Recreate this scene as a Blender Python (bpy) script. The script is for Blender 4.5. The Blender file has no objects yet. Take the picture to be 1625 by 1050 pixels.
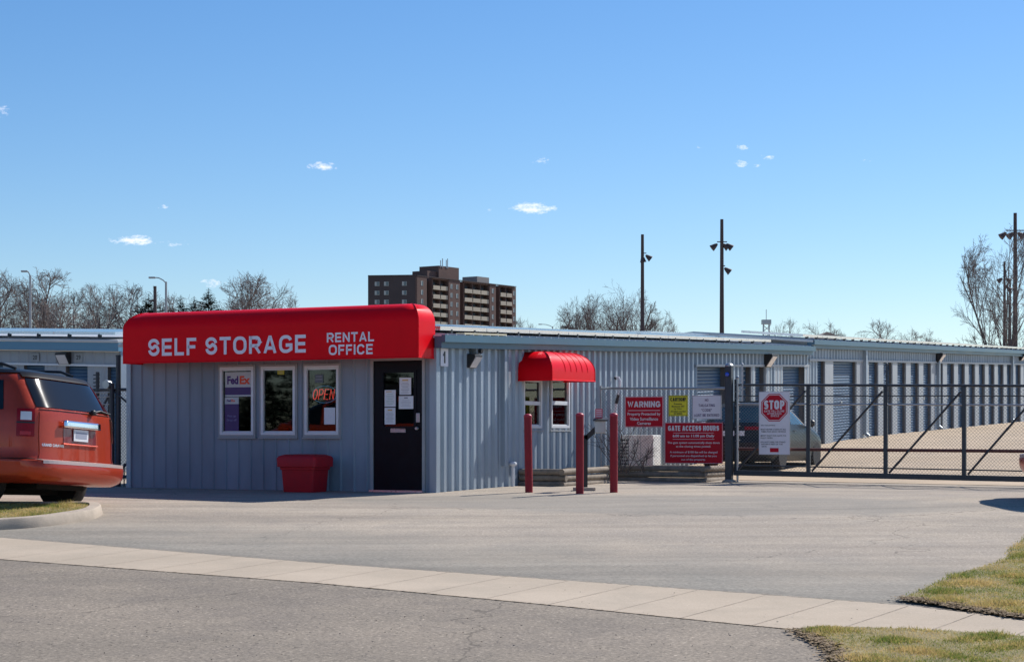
import bpy, bmesh, math, random
from mathutils import Vector, Matrix
R = math.radians
C = bpy.context.scene.collection
scene = bpy.context.scene

# ------------------------------------------------------------------ camera, world, sun, exposure
EYE = 2.0
FPX = 3000.0; HOR = 692.0; CX = 812.5
cam_d = bpy.data.cameras.new('camera'); cam = bpy.data.objects.new('camera', cam_d); C.objects.link(cam)
cam.location = (0, 0, EYE); cam.rotation_euler = (R(90), 0, 0)
cam_d.sensor_width = 36; cam_d.lens = FPX/1625*36; cam_d.shift_y = (HOR-525)/1625
cam_d.clip_end = 6000; cam_d.clip_start = 0.1
scene.camera = cam
SUN_AZ = 46.0; SUN_EL = 42.0
sd = Vector((math.sin(R(SUN_AZ))*math.cos(R(SUN_EL)), math.cos(R(SUN_AZ))*math.cos(R(SUN_EL)), math.sin(R(SUN_EL))))
W = bpy.data.worlds.new('World'); scene.world = W; W.use_nodes = True
nt = W.node_tree; bg = nt.nodes['Background']
sky = nt.nodes.new('ShaderNodeTexSky'); sky.sky_type = 'NISHITA'; sky.sun_disc = False
sky.sun_elevation = R(SUN_EL); sky.sun_rotation = R(SUN_AZ)
sky.air_density = 1.0; sky.dust_density = 0.25; sky.ozone_density = 3.0; sky.altitude = 300
SKYN = {}
def world_nodes():
    N = nt.nodes; L = nt.links
    hs = N.new('ShaderNodeHueSaturation'); hs.inputs['Saturation'].default_value = 1.24; hs.inputs['Value'].default_value = 1.0
    L.new(sky.outputs[0], hs.inputs['Color'])
    tint = N.new('ShaderNodeMix'); tint.data_type = 'RGBA'; tint.blend_type = 'MULTIPLY'
    tint.inputs[0].default_value = 1.0; tint.inputs[7].default_value = (0.955, 1.0, 1.10, 1)
    L.new(hs.outputs[0], tint.inputs[6])
    tc = N.new('ShaderNodeTexCoord'); sep = N.new('ShaderNodeSeparateXYZ'); L.new(tc.outputs['Generated'], sep.inputs[0])
    def M(op, a, b=None, c=None):
        m = N.new('ShaderNodeMath'); m.operation = op
        for i, v in enumerate((a, b, c)):
            if v is None: continue
            if isinstance(v, (int, float)): m.inputs[i].default_value = v
            else: L.new(v, m.inputs[i])
        return m.outputs[0]
    az = M('DIVIDE', sep.outputs[0], M('MAXIMUM', sep.outputs[1], 0.01))
    el = M('DIVIDE', sep.outputs[2], M('MAXIMUM', sep.outputs[1], 0.01))
    ns = N.new('ShaderNodeTexNoise'); ns.inputs['Scale'].default_value = 230; ns.inputs['Detail'].default_value = 9; ns.inputs['Roughness'].default_value = 0.68
    mp = N.new('ShaderNodeMapping'); mp.inputs['Scale'].default_value = (1, 1, 2.2)
    L.new(tc.outputs['Generated'], mp.inputs[0]); L.new(mp.outputs[0], ns.inputs[0])
    # small fair-weather clouds: tangent of azimuth, tangent of elevation, half sizes, density
    clouds = [(-.200,.1035,.0125,.0028,.95),(-.178,.1020,.010,.0018,.4),(-.100,.1427,.0075,.0024,.85),(.0145,.1455,.006,.0022,.7),(.0115,.1205,.0125,.0032,1.0),
              (-.009,.119,.004,.0018,.3),(.122,.1530,.0035,.0016,.7),(.135,.1475,.0036,.0016,.6),(.1215,.1440,.0042,.0020,.75),(.1295,.1430,.003,.0013,.4),
              (.100,.153,.004,.0014,.3),(-.185,.1213,.0042,.0015,.5),(-.270,.172,.004,.004,.6),(-.158,.081,.008,.003,.5),(.186,.146,.005,.0015,.2)]
    tot = None
    for a, e, sx, sy, dn in clouds:
        dx = M('MULTIPLY', M('SUBTRACT', az, a), 1/(sx*1.2)); dy = M('MULTIPLY', M('SUBTRACT', el, e), 1/(sy*1.2))
        d2 = M('ADD', M('MULTIPLY', dx, dx), M('MULTIPLY', dy, dy))
        g = M('MULTIPLY', M('MAXIMUM', M('SUBTRACT', 1.0, d2), 0.0), dn)
        tot = g if tot is None else M('MAXIMUM', tot, g)
    msk = M('MULTIPLY', M('MAXIMUM', M('SUBTRACT', M('ADD', M('MULTIPLY', tot, .85), M('MULTIPLY', ns.outputs[0], 2.6)), 1.62), 0.0), 1.0)
    gate = M('MULTIPLY', M('MINIMUM', msk, 0.78), M('MINIMUM', M('MULTIPLY', tot, 8), 1.0))
    front = M('GREATER_THAN', sep.outputs[1], 0.1)
    mx = N.new('ShaderNodeMix'); mx.data_type = 'RGBA'
    L.new(M('MULTIPLY', gate, front), mx.inputs[0]); L.new(tint.outputs[2], mx.inputs[6]); mx.inputs[7].default_value = (11.5, 11.3, 12.2, 1)
    L.new(mx.outputs[2], bg.inputs['Color'])
world_nodes()
bg.inputs['Strength'].default_value = 0.094
sl = bpy.data.lights.new('sun', 'SUN'); sl.energy = 5.0; sl.angle = R(0.5); sl.color = (1.0, 0.955, 0.89)
sun = bpy.data.objects.new('sun', sl); C.objects.link(sun); sun.location = (30, 30, 60)
sun.rotation_euler = (-sd).to_track_quat('-Z', 'Y').to_euler()
scene.view_settings.view_transform = 'Standard'; scene.view_settings.look = 'None'
scene.view_settings.exposure = 0.26; scene.view_settings.gamma = 1.0
scene.render.resolution_x = 1024; scene.render.resolution_y = 661

# ------------------------------------------------------------------ place coordinates
# u runs along the long side wall (away), w along the office front (to the right); origin at the office corner
SX, SY = 0.44610, 0.89498
OX, OY = -1.24, 30.5
def T(u, w, h): return Vector((OX + SX*u + SY*w, OY + SY*u - SX*w, h + EYE))
def uw(x, y):
    dx, dy = x-OX, y-OY
    return SX*dx + SY*dy, SY*dx - SX*dy
def at_u(px, py, u0):
    r = (px-CX)/FPX
    w = (r*(OY+SY*u0) - OX - SX*u0)/(SY + SX*r); z = OY + SY*u0 - SX*w
    return w, (HOR-py)/FPX*z
def at_w(px, py, w0):
    r = (px-CX)/FPX
    u = (r*(OY-SX*w0) - OX - SY*w0)/(SX - SY*r); z = OY + SY*u - SX*w0
    return u, (HOR-py)/FPX*z
def at_y(px, py, Y): return Vector(((px-CX)/FPX*Y, Y, EYE + (HOR-py)/FPX*Y))
def interp(x, ks):
    if x <= ks[0][0]: return ks[0][1]
    for (a, b), (c, d) in zip(ks, ks[1:]):
        if x <= c: return b + (d-b)*(x-a)/(c-a)
    return ks[-1][1]
AK = [(-40,-1.80),(-22,-1.73),(-12,-1.356),(-5,-1.02),(0,-.905),(3,-.86),(6.5,-.83),(25.7,0),(43.8,.49),(90,1.7),(200,2.5)]
BK = [(-40,-.0187),(-5,-.0187),(0,0),(6.5,-.009),(30,-.009),(60,0)]
def G(x, y):
    u, w = uw(x, y); w = max(-14, min(22, w))
    s = 0
    for du in (-.8, 0, .8): s += interp(u+du, AK) + interp(u+du, BK)*w
    return s/3 + EYE
def Gh(u, w): p = T(u, w, 0); return G(p.x, p.y) - EYE
def hit(px, py):
    lo, hi = 5.0, 200.0; prev = 5.0
    dx = (px-CX)/FPX; dz = (HOR-py)/FPX
    y = 5.0
    while y < 200:
        if EYE + dz*y < G(dx*y, y): break
        y += 0.05
    return Vector((dx*y, y, G(dx*y, y)))

# ------------------------------------------------------------------ materials
MATS = {}
def mat(name, col, rough=0.6, metal=0.0, var=0.0, vscale=3.0, bump=0.0, bscale=40.0, coat=0.0, spec=0.5, speck=0.0, sscale=300.0, stretch=None, dark=None, emit=None):
    if name in MATS: return MATS[name]
    m = bpy.data.materials.new(name); m.use_nodes = True; MATS[name] = m
    N = m.node_tree.nodes; L = m.node_tree.links; b = N['Principled BSDF']
    b.inputs['Roughness'].default_value = rough; b.inputs['Metallic'].default_value = metal
    b.inputs['Coat Weight'].default_value = coat; b.inputs['Coat Roughness'].default_value = 0.04
    b.inputs['Specular IOR Level'].default_value = spec
    c4 = (*col, 1); b.inputs['Base Color'].default_value = c4
    if emit: b.inputs['Emission Color'].default_value = (*emit[:3], 1); b.inputs['Emission Strength'].default_value = emit[3]
    tc = N.new('ShaderNodeTexCoord'); src = tc.outputs['Object']
    if stretch:
        mp = N.new('ShaderNodeMapping'); mp.inputs['Scale'].default_value = stretch; L.new(src, mp.inputs[0]); src = mp.outputs[0]
    cur = None
    if var > 0:
        n = N.new('ShaderNodeTexNoise'); n.inputs['Scale'].default_value = vscale; n.inputs['Detail'].default_value = 6; n.inputs['Roughness'].default_value = 0.6
        L.new(src, n.inputs[0])
        r = N.new('ShaderNodeValToRGB'); r.color_ramp.elements[0].position = 0.32; r.color_ramp.elements[1].position = 0.68
        d = dark or tuple(v*(1-var) for v in col); l = tuple(min(1, v*(1+var*0.6)) for v in col)
        r.color_ramp.elements[0].color = (*d, 1); r.color_ramp.elements[1].color = (*l, 1)
        L.new(n.outputs[0], r.inputs[0]); cur = r.outputs[0]
        rr = N.new('ShaderNodeMapRange'); rr.inputs[3].default_value = max(0.02, rough-0.08); rr.inputs[4].default_value = min(1, rough+0.1)
        L.new(n.outputs[0], rr.inputs[0]); L.new(rr.outputs[0], b.inputs['Roughness'])
    if speck > 0:
        n2 = N.new('ShaderNodeTexNoise'); n2.inputs['Scale'].default_value = sscale; n2.inputs['Detail'].default_value = 2
        L.new(tc.outputs['Object'], n2.inputs[0])
        r2 = N.new('ShaderNodeMapRange'); r2.inputs[1].default_value = 0.3; r2.inputs[2].default_value = 0.7
        r2.inputs[3].default_value = 1-speck; r2.inputs[4].default_value = 1+speck; L.new(n2.outputs[0], r2.inputs[0])
        mx = N.new('ShaderNodeVectorMath'); mx.operation = 'SCALE'
        if cur: L.new(cur, mx.inputs[0])
        else: mx.inputs[0].default_value = col
        L.new(r2.outputs[0], mx.inputs['Scale']); cur = mx.outputs[0]
    if cur: L.new(cur, b.inputs['Base Color'])
    if bump > 0:
        n3 = N.new('ShaderNodeTexNoise'); n3.inputs['Scale'].default_value = bscale; n3.inputs['Detail'].default_value = 4
        L.new(tc.outputs['Object'], n3.inputs[0])
        bp = N.new('ShaderNodeBump'); bp.inputs['Strength'].default_value = bump; bp.inputs['Distance'].default_value = 0.01
        L.new(n3.outputs[0], bp.inputs['Height']); L.new(bp.outputs[0], b.inputs['Normal'])
    return m
wallm = mat('wall_metal', (.34,.405,.465), .46, 0.35, .20, 1.1, .05, 9, stretch=(1,1,.35))
wallf = mat('wall_metal_front_shaded', (.24,.295,.355), .55, 0.0, .20, 1.2, .05, 9, stretch=(1,1,.3))  # same siding as the side wall, with the front's shade put into a darker colour
pierm = mat('pier_metal', (.35,.38,.41), .45, 0.0, .1, 1.5)
fascm = mat('fascia_blue', (.05,.135,.20), .42, 0, .12, 1.5)
roofm = mat('roof_sheet', (.55,.56,.56), .45, .2, .1, 2)
jambm = mat('jamb_brown', (.13,.125,.125), .7, 0, .15, 3)
shutm = mat('shutter_blue', (.05,.115,.205), .45, 0, .12, 2)
trimm = mat('trim_grey', (.34,.36,.37), .5, 0, .1, 3)
white = mat('white_vinyl', (.72,.74,.76), .4, 0, .06, 6)
redaw = mat('awning_red', (.84,.002,.010), .36, 0, .06, 2.0, .12, 5, spec=.11)
letm = mat('letter_white', (.88,.85,.92), .5)
black = mat('black_paint', (.006,.007,.011), .4, 0, .2, 6, spec=.15)
blackp = mat('black_plastic', (.02,.02,.022), .5)
redb = mat('bollard_red', (.26,.003,.013), .6, 0, .18, 9, .05, 30)
signred = mat('sign_red', (.50,.004,.022), .5, 0, .08, 5, spec=.25)
signwhite = mat('sign_white', (.78,.76,.80), .5, 0, .04, 5)
signyel = mat('sign_yellow', (.75,.70,.03), .5)
signblk = mat('sign_black', (.02,.02,.02), .5)
steel = mat('galvanised_steel', (.42,.43,.44), .35, .8, .12, 12)
darkst = mat('dark_fence_paint', (.040,.048,.058), .45, .1, .2, 10)
wirem = mat('fence_wire', (.16,.17,.18), .5, .5)
rustm = mat('rusty_rail', (.11,.035,.03), .7, 0, .3, 14)
timberm = mat('weathered_timber', (.25,.205,.16), .85, 0, .35, 7, .4, 60, stretch=(1,1,1))
soilm = mat('soil', (.10,.075,.055), .95, 0, .4, 6, .6, 40)
alum = mat('aluminium', (.80,.80,.82), .28, .85, .05, 9)
solar = mat('solar_glass', (.03,.035,.05), .12, 0, spec=1.0)
paper = mat('paper', (.75,.77,.80), .7, 0, .04, 20)
barkm = mat('bark_grey', (.115,.095,.085), .95, 0, .3, 6)
twigm = mat('twig_brown', (.21,.165,.145), .95, 0, .25, 1)
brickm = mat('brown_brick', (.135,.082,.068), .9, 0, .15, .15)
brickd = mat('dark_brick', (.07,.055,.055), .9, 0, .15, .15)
balcm = mat('balcony_concrete', (.46,.40,.31), .85, 0, .1, .3)
bwin = mat('far_window_glass', (.10,.13,.14), .15)
bwinl = mat('far_window_frame', (.5,.5,.48), .6)
polem = mat('pole_brown', (.07,.045,.042), .6)
conif = mat('needles_dark', (.022,.038,.024), .9, 0, .3, 2)
concm = mat('kerb_concrete', (.42,.35,.275), .85, 0, .16, 5, .35, 70, speck=.10, sscale=120)
binred = mat('bin_red', (.46,.004,.014), .6, 0, .12, 6)
chrome = mat('chrome', (.82,.82,.84), .08, 1.0)
rubber = mat('tyre_rubber', (.018,.018,.019), .8, 0, .2, 20)
vanm = mat('copper_paint', (.47,.048,.015), .32, .38, .05, 30, coat=.5, spec=.3)
darkred = mat('dark_red_paint', (.20,.01,.012), .3, .2, .05, 30, coat=1.0)
silvm = mat('silver_paint', (.018,.027,.032), .38, .0, .05, 30, coat=.10, spec=.2)
carglass = mat('car_glass', (.004,.005,.006), .05, 0, spec=.42)
lampred = mat('lamp_red', (.28,.002,.006), .25, 0, spec=.3)
lampclr = mat('lamp_clear', (.78,.76,.76), .2, .1, coat=.5)
under = mat('underbody_black', (.008,.008,.008), .9)
bluem = mat('blue_lens', (.01,.05,.55), .2, 0, coat=1)
def glassmat():
    m = bpy.data.materials.new('window_glass'); m.use_nodes = True
    N = m.node_tree.nodes; L = m.node_tree.links; out = N['Material Output']; N.remove(N['Principled BSDF'])
    t = N.new('ShaderNodeBsdfTransparent'); t.inputs[0].default_value = (.62,.66,.66,1)
    g = N.new('ShaderNodeBsdfGlossy'); g.inputs['Roughness'].default_value = .02
    f = N.new('ShaderNodeFresnel'); f.inputs[0].default_value = 1.5
    mx = N.new('ShaderNodeMixShader'); L.new(f.outputs[0], mx.inputs[0]); L.new(t.outputs[0], mx.inputs[1]); L.new(g.outputs[0], mx.inputs[2])
    L.new(mx.outputs[0], out.inputs[0]); return m
glassm = glassmat()
def groundmat(name, c1, c2, c3, big=.25, speckamt=.22, sscale=45, cracks=True, stain=(.45,.62)):
    m = bpy.data.materials.new(name); m.use_nodes = True
    N = m.node_tree.nodes; L = m.node_tree.links; b = N['Principled BSDF']; b.inputs['Roughness'].default_value = .92
    b.inputs['Specular IOR Level'].default_value = .25
    tc = N.new('ShaderNodeTexCoord')
    def noise(s, d=5, r=.6, st=None):
        n = N.new('ShaderNodeTexNoise'); n.inputs['Scale'].default_value = s; n.inputs['Detail'].default_value = d; n.inputs['Roughness'].default_value = r
        if st:
            mp = N.new('ShaderNodeMapping'); mp.inputs['Scale'].default_value = st; mp.inputs['Rotation'].default_value = (0,0,R(26)); L.new(tc.outputs['Object'], mp.inputs[0]); L.new(mp.outputs[0], n.inputs[0])
        else: L.new(tc.outputs['Object'], n.inputs[0])
        return n.outputs[0]
    def ramp(v, a, b_, ca, cb):
        r = N.new('ShaderNodeValToRGB'); r.color_ramp.elements[0].position = a; r.color_ramp.elements[1].position = b_
        r.color_ramp.elements[0].color = (*ca, 1); r.color_ramp.elements[1].color = (*cb, 1); L.new(v, r.inputs[0]); return r.outputs[0]
    base = ramp(noise(big, 6, .62, (1, 1.9, 1)), .38, .64, c1, c2)
    mk = N.new('ShaderNodeMix'); mk.data_type = 'RGBA'
    fac = ramp(noise(1.1, 8, .7), stain[0], stain[1], (0,0,0), (.55,.55,.55))
    L.new(fac, mk.inputs[0]); L.new(base, mk.inputs[6]); mk.inputs[7].default_value = (*c3, 1)
    sp = N.new('ShaderNodeMapRange'); sp.inputs[1].default_value = .3; sp.inputs[2].default_value = .7; sp.inputs[3].default_value = 1-speckamt; sp.inputs[4].default_value = 1+speckamt
    L.new(noise(sscale, 3, .75), sp.inputs[0])
    sp2 = N.new('ShaderNodeMapRange'); sp2.inputs[1].default_value = .66; sp2.inputs[2].default_value = .74; sp2.inputs[3].default_value = 1.0; sp2.inputs[4].default_value = 1+speckamt*1.8
    L.new(noise(sscale*.9, 1, .5), sp2.inputs[0])
    sp3 = N.new('ShaderNodeMapRange'); sp3.inputs[1].default_value = .27; sp3.inputs[2].default_value = .34; sp3.inputs[3].default_value = 1-speckamt*1.6; sp3.inputs[4].default_value = 1.0
    L.new(noise(sscale*.6, 2, .6), sp3.inputs[0])
    def mul(a, f):
        v = N.new('ShaderNodeVectorMath'); v.operation = 'SCALE'; L.new(a, v.inputs[0]); L.new(f, v.inputs['Scale']); return v.outputs[0]
    col = mul(mul(mul(mk.outputs[2], sp.outputs[0]), sp2.outputs[0]), sp3.outputs[0])
    if cracks:
        vo = N.new('ShaderNodeTexVoronoi'); vo.feature = 'DISTANCE_TO_EDGE'; vo.inputs['Scale'].default_value = .16
        wn = N.new('ShaderNodeTexNoise'); wn.inputs['Scale'].default_value = 1.3; wn.inputs['Detail'].default_value = 5; L.new(tc.outputs['Object'], wn.inputs[0])
        ad = N.new('ShaderNodeVectorMath'); ad.operation = 'MULTIPLY_ADD'; ad.inputs[1].default_value = (1.2,1.2,1.2)
        L.new(wn.outputs[1], ad.inputs[0]); L.new(tc.outputs['Object'], ad.inputs[2]); L.new(ad.outputs[0], vo.inputs[0])
        cr = N.new('ShaderNodeMapRange'); cr.inputs[1].default_value = .0008; cr.inputs[2].default_value = .0028; cr.inputs[3].default_value = .62; cr.inputs[4].default_value = 1
        L.new(vo.outputs[0], cr.inputs[0]); col = mul(col, cr.outputs[0])
    L.new(col, b.inputs['Base Color'])
    bp = N.new('ShaderNodeBump'); bp.inputs['Strength'].default_value = .5; bp.inputs['Distance'].default_value = .006
    L.new(noise(sscale, 3, .7), bp.inputs['Height']); L.new(bp.outputs[0], b.inputs['Normal'])
    return m
lotm = groundmat('lot_asphalt', (.335,.285,.23), (.41,.345,.27), (.285,.25,.21), speckamt=.30, sscale=36)
lotnear = groundmat('worn_asphalt', (0.231,0.217,0.183), (0.287,0.261,0.217), (0.183,0.174,0.152), speckamt=.42, sscale=24)
apronm = groundmat('apron_asphalt', (.222,.188,.148), (.275,.23,.18), (.175,.15,.125), speckamt=.42, sscale=34)
def wear(m):
    N = m.node_tree.nodes; L = m.node_tree.links; b = N['Principled BSDF']; src = b.inputs['Base Color'].links[0].from_socket
    tc = N.new('ShaderNodeTexCoord'); sp = N.new('ShaderNodeSeparateXYZ'); L.new(tc.outputs['Object'], sp.inputs[0])
    def M(op, a, b_=None, cl=False):
        q = N.new('ShaderNodeMath'); q.operation = op; q.use_clamp = cl
        for i, v in enumerate((a, b_)):
            if v is None: continue
            if isinstance(v, (int, float)): q.inputs[i].default_value = v
            else: L.new(v, q.inputs[i])
        return q.outputs[0]
    X, Y = sp.outputs[0], sp.outputs[1]
    n = N.new('ShaderNodeTexNoise'); n.inputs['Scale'].default_value = .9; n.inputs['Detail'].default_value = 7; L.new(tc.outputs['Object'], n.inputs[0])
    nz = M('SUBTRACT', n.outputs[0], .5)
    # distance behind the sidewalk: its far edge runs through (-6.08, 22.45) with slope -.636
    d = M('MULTIPLY', M('SUBTRACT', M('ADD', Y, M('MULTIPLY', X, .636)), 18.58), .844)
    near = M('SUBTRACT', 1.0, M('DIVIDE', M('ADD', d, M('MULTIPLY', nz, 3.5)), 3.6), True)
    edge = M('SUBTRACT', 1.0, M('DIVIDE', M('ADD', d, M('MULTIPLY', nz, .5)), .35), True)
    ex_ = M('DIVIDE', M('SUBTRACT', M('ADD', M('MULTIPLY', X, .93), M('MULTIPLY', Y, -.37)), -8.4), 4.6)
    ey_ = M('DIVIDE', M('SUBTRACT', M('ADD', M('MULTIPLY', X, .37), M('MULTIPLY', Y, .93)), 26.1), 1.9)
    r2 = M('ADD', M('MULTIPLY', ex_, ex_), M('MULTIPLY', ey_, ey_))
    lens = M('MULTIPLY', M('SUBTRACT', 1.25, M('ADD', r2, nz), True), 2.2, True)
    gr = N.new('ShaderNodeTexNoise'); gr.inputs['Scale'].default_value = 22; gr.inputs['Detail'].default_value = 3; gr.inputs['Roughness'].default_value = .8; L.new(tc.outputs['Object'], gr.inputs[0])
    g2 = N.new('ShaderNodeMapRange'); g2.inputs[1].default_value = .3; g2.inputs[2].default_value = .7; g2.inputs[3].default_value = .58; g2.inputs[4].default_value = 1.30; L.new(gr.outputs[0], g2.inputs[0])
    c1 = N.new('ShaderNodeVectorMath'); c1.operation = 'SCALE'; c1.inputs[0].default_value = (.248,.233,.198); L.new(g2.outputs[0], c1.inputs['Scale'])
    mx = N.new('ShaderNodeMix'); mx.data_type = 'RGBA'; L.new(M('MULTIPLY', near, .85), mx.inputs[0]); L.new(src, mx.inputs[6]); L.new(c1.outputs[0], mx.inputs[7])
    m2 = N.new('ShaderNodeMix'); m2.data_type = 'RGBA'; L.new(M('MULTIPLY', lens, .5), m2.inputs[0]); L.new(mx.outputs[2], m2.inputs[6]); m2.inputs[7].default_value = (.23,.217,.19,1)
    m3 = N.new('ShaderNodeMix'); m3.data_type = 'RGBA'; L.new(M('MULTIPLY', edge, .5), m3.inputs[0]); L.new(m2.outputs[2], m3.inputs[6]); m3.inputs[7].default_value = (.15,.135,.115,1)
    mp = N.new('ShaderNodeMapping'); mp.inputs['Rotation'].default_value = (0,0,R(-14)); mp.inputs['Scale'].default_value = (.12,1.5,1); L.new(tc.outputs['Object'], mp.inputs[0])
    tk_ = N.new('ShaderNodeTexNoise'); tk_.inputs['Scale'].default_value = 1.0; tk_.inputs['Detail'].default_value = 5; tk_.inputs['Roughness'].default_value = .65; L.new(mp.outputs[0], tk_.inputs[0])
    t2 = N.new('ShaderNodeMapRange'); t2.inputs[1].default_value = .36; t2.inputs[2].default_value = .62; t2.inputs[3].default_value = .84; t2.inputs[4].default_value = 1.07; L.new(tk_.outputs[0], t2.inputs[0])
    m4 = N.new('ShaderNodeVectorMath'); m4.operation = 'SCALE'; L.new(m3.outputs[2], m4.inputs[0]); L.new(t2.outputs[0], m4.inputs['Scale'])
    L.new(m4.outputs[0], b.inputs['Base Color'])
wear(lotm)
patchm = groundmat('grey_asphalt', (.27,.25,.215), (.33,.295,.245), (.24,.22,.19), speckamt=.22)
walkm = groundmat('sidewalk_concrete', (0.435,0.357,0.270), (0.496,0.409,0.313), (0.383,0.322,0.248), big=.5, speckamt=.09, sscale=60, cracks=False)
yardm = groundmat('yard_concrete', (0.435,0.335,0.231), (0.505,0.392,0.278), (0.357,0.287,0.209), speckamt=.12, cracks=False)

# ------------------------------------------------------------------ mesh helpers
class MB:
    def __init__(s): s.v = []; s.f = []
    def quad(s, a, b, c, d):
        n = len(s.v); s.v += [tuple(a), tuple(b), tuple(c), tuple(d)]; s.f.append((n, n+1, n+2, n+3))
    def tri(s, a, b, c):
        n = len(s.v); s.v += [tuple(a), tuple(b), tuple(c)]; s.f.append((n, n+1, n+2))
    def hexa(s, p):            # 8 corners: bottom 4 (ccw) then top 4
        n = len(s.v); s.v += [tuple(q) for q in p]
        for f in ((0,3,2,1),(4,5,6,7),(0,1,5,4),(1,2,6,5),(2,3,7,6),(3,0,4,7)): s.f.append(tuple(n+i for i in f))
    def box(s, x0, x1, y0, y1, z0, z1, F=None):
        p = [(x0,y0,z0),(x1,y0,z0),(x1,y1,z0),(x0,y1,z0),(x0,y0,z1),(x1,y0,z1),(x1,y1,z1),(x0,y1,z1)]
        if F: p = [F(*q) for q in p]
        s.hexa(p)
    def prism(s, poly, F, d0, d1):     # poly (a,b); F(a,b,d)
        n = len(s.v); k = len(poly)
        s.v += [tuple(F(a, b, d0)) for a, b in poly] + [tuple(F(a, b, d1)) for a, b in poly]
        s.f.append(tuple(range(n, n+k))[::-1]); s.f.append(tuple(range(n+k, n+2*k)))
        for i in range(k): j = (i+1) % k; s.f.append((n+i, n+j, n+k+j, n+k+i))
    def tube(s, pts, rad, seg=8, cap=True):
        pts = [Vector(p) for p in pts]
        if not hasattr(rad, '__len__'): rad = [rad]*len(pts)
        n0 = len(s.v); up = None
        for i, p in enumerate(pts):
            d = (pts[min(i+1, len(pts)-1)] - pts[max(i-1, 0)]).normalized()
            if up is None: up = Vector((0,0,1)) if abs(d.z) < .9 else Vector((1,0,0))
            a = d.cross(up).normalized(); b = a.cross(d).normalized(); up = b
            for k in range(seg):
                t = 2*math.pi*k/seg; s.v.append(tuple(p + a*math.cos(t)*rad[i] + b*math.sin(t)*rad[i]))
        for i in range(len(pts)-1):
            for k in range(seg):
                k2 = (k+1) % seg; A = n0+i*seg
                s.f.append((A+k, A+k2, A+seg+k2, A+seg+k))
        if cap:
            s.f.append(tuple(range(n0, n0+seg))[::-1]); m = n0+(len(pts)-1)*seg; s.f.append(tuple(range(m, m+seg)))
    def lathe(s, prof, M=None, seg=24):   # prof (r,z)
        n0 = len(s.v)
        for r_, z in prof:
            for k in range(seg):
                t = 2*math.pi*k/seg; p = Vector((r_*math.cos(t), r_*math.sin(t), z))
                s.v.append(tuple(M @ p if M else p))
        for i in range(len(prof)-1):
            for k in range(seg):
                k2 = (k+1) % seg; A = n0+i*seg; s.f.append((A+k, A+k2, A+seg+k2, A+seg+k))
        s.f.append(tuple(range(n0, n0+seg))[::-1]); m = n0+(len(prof)-1)*seg; s.f.append(tuple(range(m, m+seg)))
    def grid(s, fn, nu, nv):
        n0 = len(s.v)
        for i in range(nu+1):
            for j in range(nv+1): s.v.append(tuple(fn(i/nu, j/nv)))
        for i in range(nu):
            for j in range(nv): a = n0+i*(nv+1)+j; s.f.append((a, a+nv+1, a+nv+2, a+1))
    def pieces(s):
        par = list(range(len(s.v)))
        def fd(i):
            while par[i] != i: par[i] = par[par[i]]; i = par[i]
            return i
        for f in s.f:
            for j in f[1:]: par[fd(j)] = fd(f[0])
        key = {}
        for i, v in enumerate(s.v):      # weld coincident corners
            k = (round(v[0],4), round(v[1],4), round(v[2],4))
            if k in key: par[fd(i)] = fd(key[k])
            else: key[k] = i
        out = {}
        for f in s.f: out.setdefault(fd(f[0]), []).append(f)
        res = []
        for fs in out.values():
            m = MB(); mp = {}
            for f in fs:
                for i in f:
                    if i not in mp: mp[i] = len(m.v); m.v.append(s.v[i])
                m.f.append(tuple(mp[i] for i in f))
            res.append(m)
        return res
    def build_each(s, name, m, parent=None, **k): return [p.build(name, m, parent, **k) for p in s.pieces()]
    def build(s, name, m, parent=None, local=False, smooth=False, bevel=0, angle=40):
        me = bpy.data.meshes.new(name); off = Vector((0,0,0))
        if parent is not None and not local:
            p = parent; 
            while p is not None: off += p.location; p = p.parent
        me.from_pydata([tuple(Vector(q)-off) for q in s.v] if off.length else s.v, [], s.f); me.update()
        me.materials.append(m); o = bpy.data.objects.new(name, me); C.objects.link(o)
        if parent is not None: o.parent = parent
        if smooth:
            bm = bmesh.new(); bm.from_mesh(me); bmesh.ops.remove_doubles(bm, verts=bm.verts, dist=1e-5); bmesh.ops.recalc_face_normals(bm, faces=bm.faces)
            for f in bm.faces: f.smooth = True
            for e in bm.edges:
                if len(e.link_faces) == 2 and e.calc_face_angle(0) > R(angle): e.smooth = False
            bm.to_mesh(me); bm.free()
        if bevel:
            bm = bmesh.new(); bm.from_mesh(me); bmesh.ops.remove_doubles(bm, verts=bm.verts, dist=1e-5); bm.to_mesh(me); bm.free()
            md = o.modifiers.new('bevel', 'BEVEL'); md.width = bevel; md.segments = 2; md.limit_method = 'ANGLE'
        return o
def tag(o, label=None, cat=None, group=None, kind=None):
    if label: o['label'] = label
    if cat: o['category'] = cat
    if group: o['group'] = group
    if kind: o['kind'] = kind
    return o
def empty(name, loc, label=None, cat=None, group=None, rz=0):
    o = bpy.data.objects.new(name, None); C.objects.link(o); o.location = loc; o.rotation_euler = (0,0,rz); o.empty_display_size = .2
    return tag(o, label, cat, group)
def dup(root, loc=None, rz=None, label=None, group=None, scale=None):
    def cp(o, par):
        c = o.copy(); C.objects.link(c)
        if par is not None: c.parent = par
        for ch in list(o.children): cp(ch, c)
        return c
    r = cp(root, None)
    if loc is not None: r.location = loc
    if rz is not None: r.rotation_euler = (0,0,rz)
    if scale: r.scale = scale
    if label: r['label'] = label
    if group: r['group'] = group
    return r
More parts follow.
